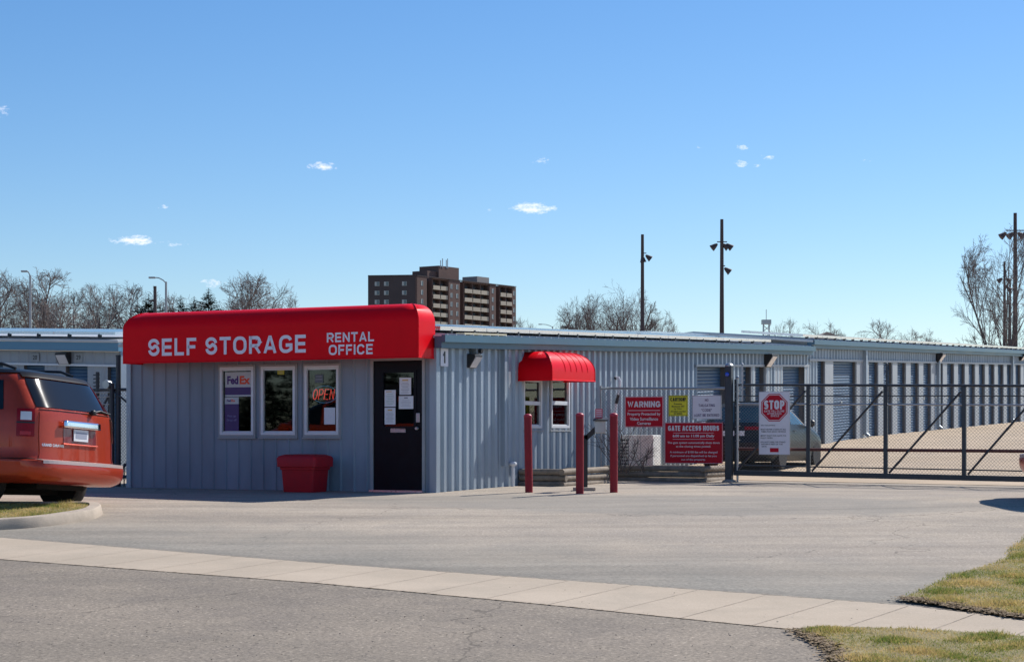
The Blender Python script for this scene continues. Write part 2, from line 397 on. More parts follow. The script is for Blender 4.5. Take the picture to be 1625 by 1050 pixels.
def text_geo(s, bold=0.0, res=3, spacing=1.0):
    cu = bpy.data.curves.new('t', 'FONT'); cu.body = s; cu.size = 1; cu.offset = bold; cu.resolution_u = res
    cu.align_x = 'CENTER'; cu.space_character = spacing; cu.fill_mode = 'FRONT'; cu.extrude = 0
    o = bpy.data.objects.new('t', cu); C.objects.link(o)
    dg = bpy.context.evaluated_depsgraph_get(); me = bpy.data.meshes.new_from_object(o.evaluated_get(dg))
    vs = [tuple(v.co) for v in me.vertices]; fs = [tuple(p.vertices) for p in me.polygons]
    bpy.data.objects.remove(o); bpy.data.curves.remove(cu); bpy.data.meshes.remove(me)
    return vs, fs
def arcp(cx, cy, rx, ry, t0, t1, n=10): return [(cx+rx*math.cos(R(t0+(t1-t0)*i/n)), cy+ry*math.sin(R(t0+(t1-t0)*i/n))) for i in range(n+1)]
def glyph(ch, w, t):
    h = t/2; x0, x1, y0, y1, xm, ym = h, w-h, h, 1-h, w/2, .5
    cr_ = min((x1-x0)/2, .30)
    oval = arcp(x1-cr_, y1-cr_, cr_, cr_, 0, 90, 5)+arcp(x0+cr_, y1-cr_, cr_, cr_, 90, 180, 5)+arcp(x0+cr_, y0+cr_, cr_, cr_, 180, 270, 5)+arcp(x1-cr_, y0+cr_, cr_, cr_, 270, 360, 5)
    def bowl(yt, yb, k=.9): r_ = min((yt-yb)/2, (x1-x0)*.6); return [(x0, yt), (x1-r_, yt)]+arcp(x1-r_, yt-r_, r_, r_, 90, 0, 5)+arcp(x1-r_, yb+r_, r_, r_, 0, -90, 5)+[(x0, yb)]
    G_ = {'A':[[(x0-.0,0),(xm-h*.25,1),(xm+h*.25,1),(x1,0)],[(x0+.13*w,.30),(x1-.13*w,.30)]], 'B':[[(x0,0),(x0,1)],bowl(y1,ym+.02),bowl(ym+.02,y0)],
     'C':[arcp(x1-cr_,y1-cr_,cr_,cr_,18,90,6)+arcp(x0+cr_,y1-cr_,cr_,cr_,90,180,5)+arcp(x0+cr_,y0+cr_,cr_,cr_,180,270,5)+arcp(x1-cr_,y0+cr_,cr_,cr_,270,342,6)],
     'D':[[(x0,0),(x0,1)],bowl(y1,y0)], 'E':[[(w-.02,y1),(x0,y1),(x0,y0),(w-.02,y0)],[(x0,ym),(w-.06,ym)]], 'F':[[(w-.02,y1),(x0,y1),(x0,0)],[(x0,ym-.02),(w-.08,ym-.02)]],
     'G':[arcp(x1-cr_,y1-cr_,cr_,cr_,22,90,6)+arcp(x0+cr_,y1-cr_,cr_,cr_,90,180,5)+arcp(x0+cr_,y0+cr_,cr_,cr_,180,270,5)+arcp(x1-cr_,y0+cr_,cr_,cr_,270,300,3)+[(x1,y0+.12),(x1,ym-.06),(xm,ym-.06)]],
     'H':[[(x0,0),(x0,1)],[(x1,0),(x1,1)],[(x0,ym),(x1,ym)]], 'I':[[(w/2,0),(w/2,1)]], 'L':[[(x0,1),(x0,y0),(w-.02,y0)]],
     'M':[[(x0,0),(x0,y1),(xm,.12),(x1,y1),(x1,0)]], 'N':[[(x0,0),(x0,1)],[(x0,1-h*.4),(x1,h*.4)],[(x1,0),(x1,1)]], 'O':[oval+[oval[0]]],
     'P':[[(x0,0),(x0,1)],bowl(y1,.42)], 'R':[[(x0,0),(x0,1)],bowl(y1,.45),[(xm,.45),(x1+.01,0)]],
     'S':[arcp(x1-cr_,y1-cr_*.9,cr_,cr_*.9,5,90,5)+arcp(x0+cr_,y1-.23,cr_,.23,90,255,8)+arcp(x1-cr_,y0+.245,cr_,.245,75,-90,8)+arcp(x0+cr_,y0+cr_*.9,cr_,cr_*.9,270,185,5)],
     'T':[[(0,y1),(w,y1)],[(xm,y1),(xm,0)]], 'U':[[(x0,1),(x0,y0+cr_)]+arcp(x0+cr_,y0+cr_,cr_,cr_,180,270,5)+arcp(x1-cr_,y0+cr_,cr_,cr_,270,360,5)+[(x1,1)]],
     'W':[[(x0-.02,1),(x0+(x1-x0)*.25,.06),(xm,.80),(x0+(x1-x0)*.75,.06),(x1+.02,1)]], '"':[[(x0,1),(x0,.65)],[(x1,1),(x1,.65)]], '!':[[(w/2,1),(w/2,.28)],[(w/2,.15),(w/2,0)]]}
    return G_.get(ch, [])
WID = {'I':.0,'M':1.22,'W':1.35,'"':.5,'!':.0,' ':.36,'L':.85,'F':.85,'E':.9,'A':1.08,'T':.95,'O':1.12,'G':1.1,'C':1.05}
def caps(mb, s, a0, a1, b0, b1, F, d, t=.2, gap=.11):
    H_ = b1-b0; tot = (a1-a0)/H_; n = len(s); k = sum(WID.get(c, 1) for c in s if WID.get(c, 1) > 0); fx = sum(t for c in s if WID.get(c, 1) == 0)
    wf = (tot-fx-gap*(n-1))/k; x = 0
    for c in s:
        w = WID.get(c, 1)*wf if WID.get(c, 1) else t
        for line in glyph(c, w, min(t, w*.42) if WID.get(c,1) else t):
            tt = min(t, w*.42) if WID.get(c,1) else t
            closed = math.dist(line[0], line[-1]) < 1e-6; L = line[:-1] if closed else line; m = len(L); lo_, hi_ = [], []
            for i, p in enumerate(L):
                a = L[i-1] if (i or closed) else None; b = L[(i+1) % m] if (i < m-1 or closed) else None
                def nn(u_, v_): dx, dy = v_[0]-u_[0], v_[1]-u_[1]; q = math.hypot(dx, dy) or 1; return (-dy/q, dx/q)
                if a is None: nx_, ny_ = nn(p, b); sc_ = 1
                elif b is None: nx_, ny_ = nn(a, p); sc_ = 1
                else:
                    n1, n2 = nn(a, p), nn(p, b); sx_, sy_ = n1[0]+n2[0], n1[1]+n2[1]; q = math.hypot(sx_, sy_) or 1; nx_, ny_ = sx_/q, sy_/q; sc_ = min(1.9, 1/max(.3, nx_*n1[0]+ny_*n1[1]))
                lo_.append((p[0]-nx_*tt/2*sc_, p[1]-ny_*tt/2*sc_)); hi_.append((p[0]+nx_*tt/2*sc_, p[1]+ny_*tt/2*sc_))
            base = len(mb.v)
            for q in lo_+hi_: mb.v.append(tuple(F(a0+(x+q[0])*H_, b0+min(1.0,max(0.0,q[1]))*H_, d)))
            for i in range(m if closed else m-1): j = (i+1) % m; mb.f.append((base+i, base+j, base+m+j, base+m+i))
            d += 1e-6
        x += w+gap
def put_text(mb, s, a0, a1, b0, b1, F, d, bold=0.0, res=3, spacing=1.0):
    """letters filling the box a0..a1 (width) by b0..b1 (cap height) on the face F(a,b,d)"""
    vs, fs = text_geo(s, bold*1.3, res, spacing)
    if not vs: return
    x0 = min(v[0] for v in vs); x1 = max(v[0] for v in vs); y0 = min(v[1] for v in vs); y1 = max(v[1] for v in vs)
    n = len(mb.v)
    for v in vs: mb.v.append(tuple(F(a0+(v[0]-x0)/(x1-x0)*(a1-a0), b0+(v[1]-y0)/(y1-y0)*(b1-b0), d)))
    mb.f += [tuple(n+i for i in f) for f in fs]

# ------------------------------------------------------------------ ground and flat setting
def axis(lo, hi, step, far):
    a = []; v = lo
    while v <= hi+1e-6: a.append(v); v += step
    g = step; x = hi
    while x < far: g *= 1.6; x += g; a.append(x)
    g = step; x = lo; pre = []
    while x > -far: g *= 1.6; x -= g; pre.append(x)
    return pre[::-1] + a
xs = axis(-22, 32, .5, 3500); ys = axis(6, 110, .5, 3500)
g = MB(); nx = len(xs); ny = len(ys)
for x in xs:
    for y in ys: g.v.append((x, y, G(x, y)))
for i in range(nx-1):
    for j in range(ny-1): a = i*ny+j; g.f.append((a, a+ny, a+ny+1, a+1))
tag(g.build('ground', lotm, smooth=True), kind='structure')
def sheet(name, left, right, m, dz, n=60, k=8, thick=0):
    """strip draped over the ground between two polylines of plan points"""
    def res(pl, n):
        L = [0]
        for a, b in zip(pl, pl[1:]): L.append(L[-1] + math.dist(a, b))
        out = []
        for i in range(n+1):
            t = L[-1]*i/n; j = 0
            while j < len(L)-2 and L[j+1] < t: j += 1
            f = (t-L[j])/max(1e-9, L[j+1]-L[j]); out.append((pl[j][0]+(pl[j+1][0]-pl[j][0])*f, pl[j][1]+(pl[j+1][1]-pl[j][1])*f))
        return out
    A = res(left, n); B = res(right, n); mb = MB()
    def fn(a, b):
        i = min(n, int(round(a*n))); x = A[i][0]+(B[i][0]-A[i][0])*b; y = A[i][1]+(B[i][1]-A[i][1])*b
        return (x, y, G(x, y)+dz)
    mb.grid(fn, n, k)
    o = mb.build(name, m, smooth=True)
    for p in o.data.polygons:
        if p.normal.z < 0: p.flip()
    return tag(o, kind='structure')
def H2(px, py): p = hit(px, py); return (p.x, p.y)
def extend(p, q, d):   # point beyond q from p
    L = math.dist(p, q); return (q[0]+(q[0]-p[0])*d/L, q[1]+(q[1]-p[1])*d/L)
rng = random.Random(4)
fe = [H2(x, y) for x, y in ((0,854),(500,894),(1180,942),(1440,962))]
fe = [extend(fe[1], fe[0], 30)] + fe + [H2(1625,985)]; fe.append(extend(fe[-3], fe[-1], 20))
ne = [H2(x, y) for x, y in ((0,889),(500,926.5),(900,965),(1180,993),(1270,1002))]
ne = [extend(ne[1], ne[0], 30)] + ne + [H2(1625,1013)]; ne.append(extend(ne[-2], ne[-1], 20))
sheet('sidewalk', fe, ne, walkm, .012, 160, 6)
# expansion joints of the sidewalk
jm = MB()
def lerp2(pl, t):
    L = [0]
    for a, b in zip(pl, pl[1:]): L.append(L[-1]+math.dist(a, b))
    d = L[-1]*t
    for i in range(len(pl)-1):
        if d <= L[i+1]: f = (d-L[i])/(L[i+1]-L[i]); return (pl[i][0]+(pl[i+1][0]-pl[i][0])*f, pl[i][1]+(pl[i+1][1]-pl[i][1])*f)
    return pl[-1]
# driveway apron in front of the sidewalk, down to the street
fore_near = [(-40, 8), (-10, 7), (2, 6.5), (12, 6), (30, 4)]
ap_far = [extend(ne[2], ne[1], 30), ne[1], ne[2], ne[3], ne[4], ne[5], extend(ne[4], ne[5], .4)]
sheet('driveway_apron', ne, fore_near, apronm, .008, 120, 30)
jt = MB(); rj = random.Random(9)
def onwalk(t, f):
    a = lerp2(fe[1:-1], t); b = lerp2(ne[1:-1], t); return (a[0]+(b[0]-a[0])*f, a[1]+(b[1]-a[1])*f)
def strip2(pts, w):
    for (a, b) in zip(pts, pts[1:]):
        dx, dy = b[0]-a[0], b[1]-a[1]; L = math.hypot(dx, dy); nx_, ny_ = -dy/L*w, dx/L*w; w0 = rj.uniform(.5,1.3); 
        q = [(a[0]-nx_*w0, a[1]-ny_*w0), (b[0]-nx_*w0, b[1]-ny_*w0), (b[0]+nx_, b[1]+ny_), (a[0]+nx_, a[1]+ny_)]
        jt.quad(*[(x, y, G(x, y)+.0165) for x, y in q])
k = 0
while k < 1:
    b = onwalk(k, 1.0); dd_ = (22.45-.636*(b[0]+6.08)-b[1])*.844; a = (b[0]+.537*dd_, b[1]+.844*dd_)
    strip2([(a[0]+(b[0]-a[0])*i/8, a[1]+(b[1]-a[1])*i/8) for i in range(9)], .0035); k += .062
for pl in (fe, ne):
    k = 0
    while k < 1:
        if rj.random() < .8:
            a = lerp2(pl[1:-1], k); b = lerp2(pl[1:-1], min(1,k+.004)); strip2([(a[0]+rj.gauss(0,.004),a[1]+rj.gauss(0,.004)), (b[0]+rj.gauss(0,.004),b[1]+rj.gauss(0,.004))], rj.uniform(.003,.011))
        k += .004
tag(jt.build('sidewalk_joint', mat('joint_dirt', (.37,.305,.235), .95, 0, .4, 30)), kind='structure')
sheet('yard_paving', [tuple(T(7.0, w, 0))[:2] for w in (-.2, 30)], [tuple(T(120, w, 0))[:2] for w in (-.2, 60)], yardm, .007, 40, 120)

# grass
def inpoly(x, y, P):
    c = False; j = len(P)-1
    for i in range(len(P)):
        if (P[i][1] > y) != (P[j][1] > y) and x < (P[j][0]-P[i][0])*(y-P[i][1])/(P[j][1]-P[i][1])+P[i][0]: c = not c
        j = i
    return c
def grassmat():
    m = bpy.data.materials.new('grass_blades'); m.use_nodes = True; N = m.node_tree.nodes; L = m.node_tree.links; b = N['Principled BSDF']
    b.inputs['Roughness'].default_value = .75; b.inputs['Specular IOR Level'].default_value = .2
    tc = N.new('ShaderNodeTexCoord'); n = N.new('ShaderNodeTexNoise'); n.inputs['Scale'].default_value = 1.6; n.inputs['Detail'].default_value = 5
    n2 = N.new('ShaderNodeTexNoise'); n2.inputs['Scale'].default_value = 45; n2.inputs['Detail'].default_value = 1
    L.new(tc.outputs['Object'], n.inputs[0]); L.new(tc.outputs['Object'], n2.inputs[0])
    ad = N.new('ShaderNodeMath'); ad.operation = 'MULTIPLY_ADD'; ad.inputs[1].default_value = .8; L.new(n2.outputs[0], ad.inputs[0]); 
    sb = N.new('ShaderNodeMath'); sb.operation = 'SUBTRACT'; sb.inputs[1].default_value = .4; L.new(n.outputs[0], sb.inputs[0]); L.new(sb.outputs[0], ad.inputs[2])
    r = N.new('ShaderNodeValToRGB'); e = r.color_ramp.elements
    e[0].position = .32; e[0].color = (.15,.22,.045,1); e[1].position = .60; e[1].color = (.62,.46,.20,1)
    k = e.new(.47); k.color = (.36,.33,.095,1); L.new(ad.outputs[0], r.inputs[0]); L.new(r.outputs[0], b.inputs['Base Color'])
    tr = N.new('ShaderNodeBsdfTranslucent'); L.new(r.outputs[0], tr.inputs[0]); mx = N.new('ShaderNodeMixShader'); mx.inputs[0].default_value = .45
    L.new(b.outputs[0], mx.inputs[1]); L.new(tr.outputs[0], mx.inputs[2]); L.new(mx.outputs[0], N['Material Output'].inputs[0])
    return m
grassm = grassmat()
turfm = mat('turf_soil', (.26,.21,.10), .95, 0, .35, 5, .5, 40)
def lawn(name, poly, lift, dens, hgt, label, seed):
    rn = random.Random(seed); x0 = min(p[0] for p in poly); x1 = max(p[0] for p in poly); y0 = min(p[1] for p in poly); y1 = max(p[1] for p in poly)
    mb = MB(); area = (x1-x0)*(y1-y0)
    for _ in range(int(area*dens)):
        x = rn.uniform(x0, x1); y = rn.uniform(y0, y1)
        jx = x+rn.gauss(0,.035); jy = y+rn.gauss(0,.035)
        if not inpoly(x, y, poly): continue
        hs_n = .55+.9*max(0, math.sin(x*5.1+2*math.sin(y*3.3))*math.sin(y*6.7+1.7*math.sin(x*4.1)))
        if rn.random() < .35*(math.sin(x*2.3+y*1.1)*math.sin(y*3.9-x*.8) > .55): continue
        z = G(x, y)+lift-.01; t = rn.uniform(0, math.pi); w = rn.uniform(.003,.006); h = hgt*hs_n*rn.uniform(.5, 1.5)
        dx, dy = math.cos(t)*w, math.sin(t)*w; lx, ly = rn.gauss(0,h*.5), rn.gauss(0,h*.5)
        mb.tri((jx-dx,jy-dy,z), (jx+dx,jy+dy,z), (jx+lx,jy+ly,z+h))
    o = mb.build(name, grassm); tag(o, label, 'grass', kind='stuff'); return o
def turf(name, poly, lift, m=turfm):
    # filled polygon sheet, subdivided on a grid clipped by polygon triangulation
    bm = bmesh.new(); vs = [bm.verts.new((x, y, 0)) for x, y in poly]; bm.faces.new(vs)
    bmesh.ops.triangulate(bm, faces=bm.faces[:])
    for ax, lo, hi in ((0, min(p[0] for p in poly), max(p[0] for p in poly)), (1, min(p[1] for p in poly), max(p[1] for p in poly))):
        v = lo+.5
        while v < hi:
            co = (v,0,0) if ax == 0 else (0,v,0); no = (1,0,0) if ax == 0 else (0,1,0)
            bmesh.ops.bisect_plane(bm, geom=bm.verts[:]+bm.edges[:]+bm.faces[:], plane_co=co, plane_no=no); v += .5
    for v in bm.verts: v.co.z = G(v.co.x, v.co.y)+lift
    bmesh.ops.recalc_face_normals(bm, faces=bm.faces)
    me = bpy.data.meshes.new(name); bm.to_mesh(me); bm.free()
    for p in me.polygons:
        if p.normal.z < 0: p.flip()
    me.materials.append(m); o = bpy.data.objects.new(name, me); C.objects.link(o); return tag(o, kind='structure')
nr = [H2(x, y) for x, y in ((1265,1003),(1300,998),(1400,1000),(1500,1004),(1625,1014))]
pn = nr + [extend(nr[-2], nr[-1], 2.0), (7.5, 11.5), (5.0, 10.5), H2(1420,1075), H2(1330,1060), H2(1318,1035), H2(1290,1015)]
turf('verge_soil', pn, .022); lawn('grass', pn, .022, 11000, .030, 'patchy green and straw grass at the bottom right, below the sidewalk', 1)
pr = [H2(x, y) for x, y in ((1438,951),(1480,932),(1520,914),(1570,900),(1604,888),(1606,872),(1625,861))]
pr = pr + [extend(pr[-3], pr[-1], 3), extend(fe[-3], fe[-2], 2.2)] + [H2(1625,980), H2(1560,973), H2(1500,962), H2(1460,956)]
turf('lawn_soil', pr, .02); lawn('grass', pr, .02, 9000, .035, 'grass wedge on the right between the parking lot and the sidewalk', 2)

# dead leaves and dirt along the lawn edges, loose grit on the paving
def litter(name, pts, n, spread, m, label, cat, size=(.012,.035), seed=1):
    rn = random.Random(seed); mb = MB()
    for _ in range(n):
        t = rn.random()*(len(pts)-1); i = int(t); a, b = pts[i], pts[i+1]; f = t-i
        x = a[0]+(b[0]-a[0])*f+rn.gauss(0, spread); y = a[1]+(b[1]-a[1])*f+rn.gauss(0, spread); z = G(x,y)+.024; r_ = rn.uniform(*size); th = rn.uniform(0,6.28)
        p = [(x+r_*math.cos(th+k*1.57)*rn.uniform(.5,1), y+r_*math.sin(th+k*1.57)*rn.uniform(.5,1), z+rn.uniform(0,.012)) for k in range(4)]; mb.quad(*p)
    tag(mb.build(name, m), label, cat, kind='stuff')
litter('leaf_litter', [H2(1438,953), H2(1480,958), H2(1520,966), H2(1570,974), H2(1625,984)], 2600, .055, mat('dead_leaves',(.27,.185,.10),.9,0,.5,60), 'brown dead leaves along the bottom edge of the right grass wedge', 'leaves', seed=2)
litter('leaf_litter', [H2(1270,1004), H2(1290,1016), H2(1318,1034), H2(1332,1060)], 900, .05, mat('dead_leaves',(0,0,0)), 'brown dead leaves at the left end of the bottom right grass', 'leaves', seed=3)
litter('gravel', [(-6,15.5),(-3,15),(0,14.5),(3,13.8)], 420, 1.1, mat('grit',(.13,.115,.10),.9,0,.5,60), 'small dark stones scattered over the foreground asphalt', 'gravel', (.005,.014), 4)

# kerbed island on the left
ko = [H2(x, y) for x, y in ((-420,862),(-200,852),(-60,845),(0,841),(45,838),(83,834),(120,828.5),(148,824),(158,820),(163,816),(162,812.5),(152,810.5),(128,810),(90,810),(40,810),(-60,809),(-420,806))]
KH = .13
def inset(pl, d):
    out = []
    for i, p in enumerate(pl):
        a = pl[max(0, i-1)]; b = pl[min(len(pl)-1, i+1)]; tx, ty = b[0]-a[0], b[1]-a[1]; L = math.hypot(tx, ty)
        out.append((p[0]-ty/L*d, p[1]+tx/L*d))
    return out
def smoothpl(pl, it=2):
    for _ in range(it):
        q = [pl[0]]
        for a, b in zip(pl, pl[1:]): q += [(a[0]*.75+b[0]*.25, a[1]*.75+b[1]*.25), (a[0]*.25+b[0]*.75, a[1]*.25+b[1]*.75)]
        pl = q+[pl[-1]]
    return pl
kos = smoothpl(ko); ki = inset(kos, .17); ki2 = inset(kos, .02); ki3 = inset(kos, .04)
kb = MB(); prof = [(kos, -.02), (kos, KH*.15), (inset(kos,.018), KH*.8), (inset(kos,.035), KH), (ki, KH+.004), (ki, KH-.05)]
for (pa, za), (pb, zb) in zip(prof, prof[1:]):
    for i in range(len(pa)-1):
        def V(p, z): return (p[0], p[1], G(p[0], p[1])+z)
        kb.quad(V(pa[i], za), V(pa[i+1], za), V(pb[i+1], zb), V(pb[i], zb))
tag(kb.build('kerb', concm, smooth=True, angle=50), kind='structure')
isl = ki
turf('island_soil', isl, KH-.02); lawn('grass', isl, KH-.02, 4200, .05, 'green grass inside the kerbed island at the left edge', 3)

# ------------------------------------------------------------------ walls
def ribs(a0, a1, sp=.26, base=.085, top=.03, dep=.028):
    pts = [(a0, 0)]; k = math.floor(a0/sp)*sp
    while k < a1+sp:
        for a, d in ((k-base/2, 0), (k-top/2, dep), (k+top/2, dep), (k+base/2, 0)):
            if a0 < a < a1: pts.append((a, d))
        k += sp
    pts.append((a1, 0)); pts.sort(); return pts
def panel(mb, F, a0, a1, lo, hi, openings=(), **k):
    """ribbed metal wall: F(a,d,h); lo/hi functions of a; openings (a0,a1,h0,h1)"""
    P = ribs(a0, a1, **k)
    def dep(a):
        for (x, d), (x2, d2) in zip(P, P[1:]):
            if x <= a <= x2: return d+(d2-d)*(a-x)/max(1e-9, x2-x)
        return 0
    S = sorted(set([p[0] for p in P] + [v for o in openings for v in o[:2] if a0 < v < a1]))
    for x, x2 in zip(S, S[1:]):
        if x2-x < 1e-6: continue
        m = (x+x2)/2; sp = [(lo, hi)]
        for o in openings:
            if o[0] < m < o[1]:
                h0 = o[2] if callable(o[2]) else (lambda a, v=o[2]: v); h1 = o[3] if callable(o[3]) else (lambda a, v=o[3]: v)
                ns = []
                for (l, h) in sp:
                    if h0(m) > l(m)+1e-4: ns.append((l, h0))
                    if h1(m) < h(m)-1e-4: ns.append((h1, h))
                sp = ns
        for l, h in sp:
            mb.quad(F(x, dep(x), l(x)), F(x2, dep(x2), l(x2)), F(x2, dep(x2), h(x2)), F(x, dep(x), h(x)))
def FF(a, d, h): return T(-d, a, h)       # front wall: a = w
def FS(a, d, h): return T(a, d, h)        # side wall: a = u
def shutter(mb, F, a0, a1, lo, hi, dback, pitch=.075):
    n = max(4, int(round((hi((a0+a1)/2)-lo((a0+a1)/2))/pitch)))
    for i in range(n):
        for t0, t1, d0, d1 in ((0, .25, 0, .016), (.25, .7, .016, .016), (.7, 1, .016, 0)):
            f0 = (i+t0)/n; f1 = (i+t1)/n
            def z(a, f): return lo(a)+(hi(a)-lo(a))*f
            mb.quad(F(a0, dback+d0, z(a0, f0)), F(a1, dback+d0, z(a1, f0)), F(a1, dback+d1, z(a1, f1)), F(a0, dback+d1, z(a0, f1)))
def wbox(mb, F, a0, a1, d0, d1, h0, h1):
    f0 = h0 if callable(h0) else (lambda a: h0); f1 = h1 if callable(h1) else (lambda a: h1)
    mb.hexa([F(a0, d1, f0(a0)), F(a1, d1, f0(a1)), F(a1, d0, f0(a1)), F(a0, d0, f0(a0)), F(a0, d1, f1(a0)), F(a1, d1, f1(a1)), F(a1, d0, f1(a1)), F(a0, d0, f1(a0))])
WL = at_u(205, 776, 0)[0]           # left end of the office front
UB1 = at_w(1293, 551, .2)[0]        # end of the first building
eave1 = lambda u: 1.63 + .0328*(u-.3)
eave2 = lambda u: 2.46 + .0300*(u-20.6)
PIT = .085
office = empty('office_building', T(0, 0, Gh(0,0)), 'low blue-grey metal building with the rental office and big red awning at one end', 'building')
# openings in the front wall
def rectF(x0, x1, y0, y1, u0=0):
    a, _ = at_u(x0, y0, u0); b, _ = at_u(x1, y0, u0); m = (x0+x1)/2
    _, h1 = at_u(m, y0, u0); _, h0 = at_u(m, y1, u0); return a, b, h0, h1
wins = [rectF(351,404,582,690), rectF(416,470,581,690), rectF(485,539,580,690)]
dra = rectF(593, 671, 572, 776); dra = (dra[0], dra[1], Gh(0,-1)+.03, dra[3])
fw = MB(); top = lambda w: eave1(0)+PIT*(3.07-abs(w+3.07))-.03
panel(fw, FF, WL, 0, lambda a: Gh(0,a)-.05, top, wins+[dra], sp=.255, dep=.022, base=.055, top=.022)
fw.build('front_wall', wallf, office)
# side wall 1 with two windows and door openings
def rectS(x0, x1, y0, y1, w0=0):
    a, _ = at_w(x0, y0, w0); b, _ = at_w(x1, y0, w0); m = (x0+x1)/2
    _, h1 = at_w(m, y0, w0); _, h0 = at_w(m, y1, w0); return a, b, h0, h1
sw = [rectS(828,857,600,679), rectS(872,901,600,679)]
RB = .12
unit1 = []
for x0, x1 in ((1103,1150),(1175,1190),(1196,1212),(1241,1274)):
    a, _ = at_w(x0, 585, 0); b, _ = at_w(x1, 585, 0); unit1.append((a, b))
hd1 = lambda u: eave1(u)-.50
sidew = MB()
panel(sidew, FS, 0, UB1, lambda a: Gh(a,0)-.06, lambda a: eave1(a)-.19, sw+[(a, b, lambda q: -9, hd1) for a, b in unit1], sp=.26, dep=.045, base=.135, top=.085)
sidew.build('side_wall', wallm, office)
bk = MB()
wbox(bk, FS, UB1-.02, UB1, -6.13, -.01, lambda a: Gh(a,0), lambda a: eave1(a)-.1)
wbox(bk, FS, 0, UB1, -6.14, -6.10, lambda a: Gh(a,0)-.05, lambda a: eave1(a)-.1)
bk.build_each('rear_wall', wallm, office)
cp = MB()   # corner trims
wbox(cp, FS, -.03, .09, .005, .045, lambda a: Gh(a,0)-.03, lambda a: eave1(a)-.2)
wbox(cp, FF, -.08, .044, .03, .043, lambda a: Gh(0,0)-.03, lambda a: eave1(0)-.2)
wbox(cp, FF, WL-.03, WL+.06, -.02, .04, lambda a: Gh(0,a)-.03, lambda a: 1.3)
cp.build_each('corner_trim', wallm, office)
# roof + fascia
def roof_part(mb, u0, u1, ev, w_r=.2, w_l=-6.33):
    c = -3.07; r0 = PIT*(w_r-c)
    n = 0
    for wa, ha, wb, hb in ((w_r, 0, c, r0), (w_l, 0, c, r0)):
        for dz in (0, -.05):
            mb.quad(T(u0,wa,ev(u0)+dz), T(u1,wa,ev(u1)+dz), T(u1,wb,ev(u1)+hb+dz), T(u0,wb,ev(u0)+hb+dz))
        # standing ribs running down the slope
        u = u0+.1
        while u < u1:
            mb.hexa([T(u,wa,ev(u)), T(u+.04,wa,ev(u)), T(u+.04,wb,ev(u)+hb), T(u,wb,ev(u)+hb), T(u+.01,wa,ev(u)+.028), T(u+.03,wa,ev(u)+.028), T(u+.03,wb,ev(u)+hb+.028), T(u+.01,wb,ev(u)+hb+.028)]); u += .3
    for uu in (u0, u1):
        mb.quad(T(uu,w_r,ev(uu)-.05), T(uu,c,ev(uu)-.05+r0), T(uu,c,ev(uu)+r0), T(uu,w_r,ev(uu))); mb.quad(T(uu,w_l,ev(uu)-.05), T(uu,c,ev(uu)-.05+r0), T(uu,c,ev(uu)+r0), T(uu,w_l,ev(uu)))
def fascia(mb, F, u0, u1, ev, d0=.0, d1=.21, hh=.20):
    wbox(mb, F, u0, u1, d0+.035, d1-.05, lambda a: ev(a)-hh, lambda a: ev(a)-.012)
    wbox(mb, F, u0, u1, d1-.049, d1+.018, lambda a: ev(a)-.105, lambda a: ev(a)+.012)
rf = MB(); roof_part(rf, -.06, UB1, eave1); rfo = rf.build('roof', roofm, office)
fa = MB(); fascia(fa, FS, -.08, UB1, eave1); fa.build('fascia', fascm, office)
ds = MB()  # downspout
u_, h_ = at_w(797, 555, .05); 
wbox(ds, FS, u_-.02, u_+.075, .035, .11, Gh(u_,0)+.36, eave1(u_)-.2)
ds.build('downspout', wallm, office)
cv = MB(); uc, hc = at_w(814, 736, .1); cv.lathe([(.055,0),(.07,.03),(.06,.06),(.02,.075)], Matrix.Translation(T(uc,.10,hc-.03)), 14)
cv.tube([T(uc,.10,hc-.02), T(uc,.10,Gh(uc,.1))], .03, 10); cv.build('vent_pipe', white, office)

# windows of the front
def window(parent, F, a0, a1, h0, h1, depth=.06, sash=False, trim=trimm, trim_w=.035):
    fr = MB(); fw_ = .045
    for b in ((a0,a1,h1-fw_,h1),(a0,a1,h0,h0+fw_),(a0,a0+fw_,h0+fw_,h1-fw_),(a1-fw_,a1,h0+fw_,h1-fw_)): wbox(fr, F, b[0], b[1], -.03, .045, b[2], b[3])
    if sash:
        m = (h0+h1)/2; wbox(fr, F, a0+fw_, a1-fw_, -.02, .03, m-.035, m+.035)
    o = fr.build('window', white, parent, bevel=.004)
    pm = MB(); wbox(pm, F, a0+fw_*.9, a1-fw_*.9, -.006, .0, h0+fw_*.9, h1-fw_*.9); pm.build('pane', glassm, o)
    tm = MB(); t = trim_w
    for b in ((a0-t,a1+t,h1,h1+t),(a0-t,a1+t,h0-t,h0),(a0-t,a0,h0,h1),(a1,a1+t,h0,h1)): wbox(tm, F, b[0], b[1], -.02, .032, b[2], b[3])
    wbox(tm, F, a0-t-.01, a1+t+.01, .0, .052, h0-t-.025, h0-t-.002)
    tm.build('trim', trim, o)
    s2 = MB(); inn = fw_+.012
    for b in ((a0+inn,a1-inn,h1-inn-.01,h1-inn+.012),(a0+inn,a1-inn,h0+inn-.012,h0+inn+.01)): wbox(s2, F, b[0], b[1], .001, .022, b[2], b[3])
    s2.build_each('sash', white, o)
    return o
for wv in wins: window(office, FF, *wv)
for wv in sw: window(office, FS, *wv, sash=True)
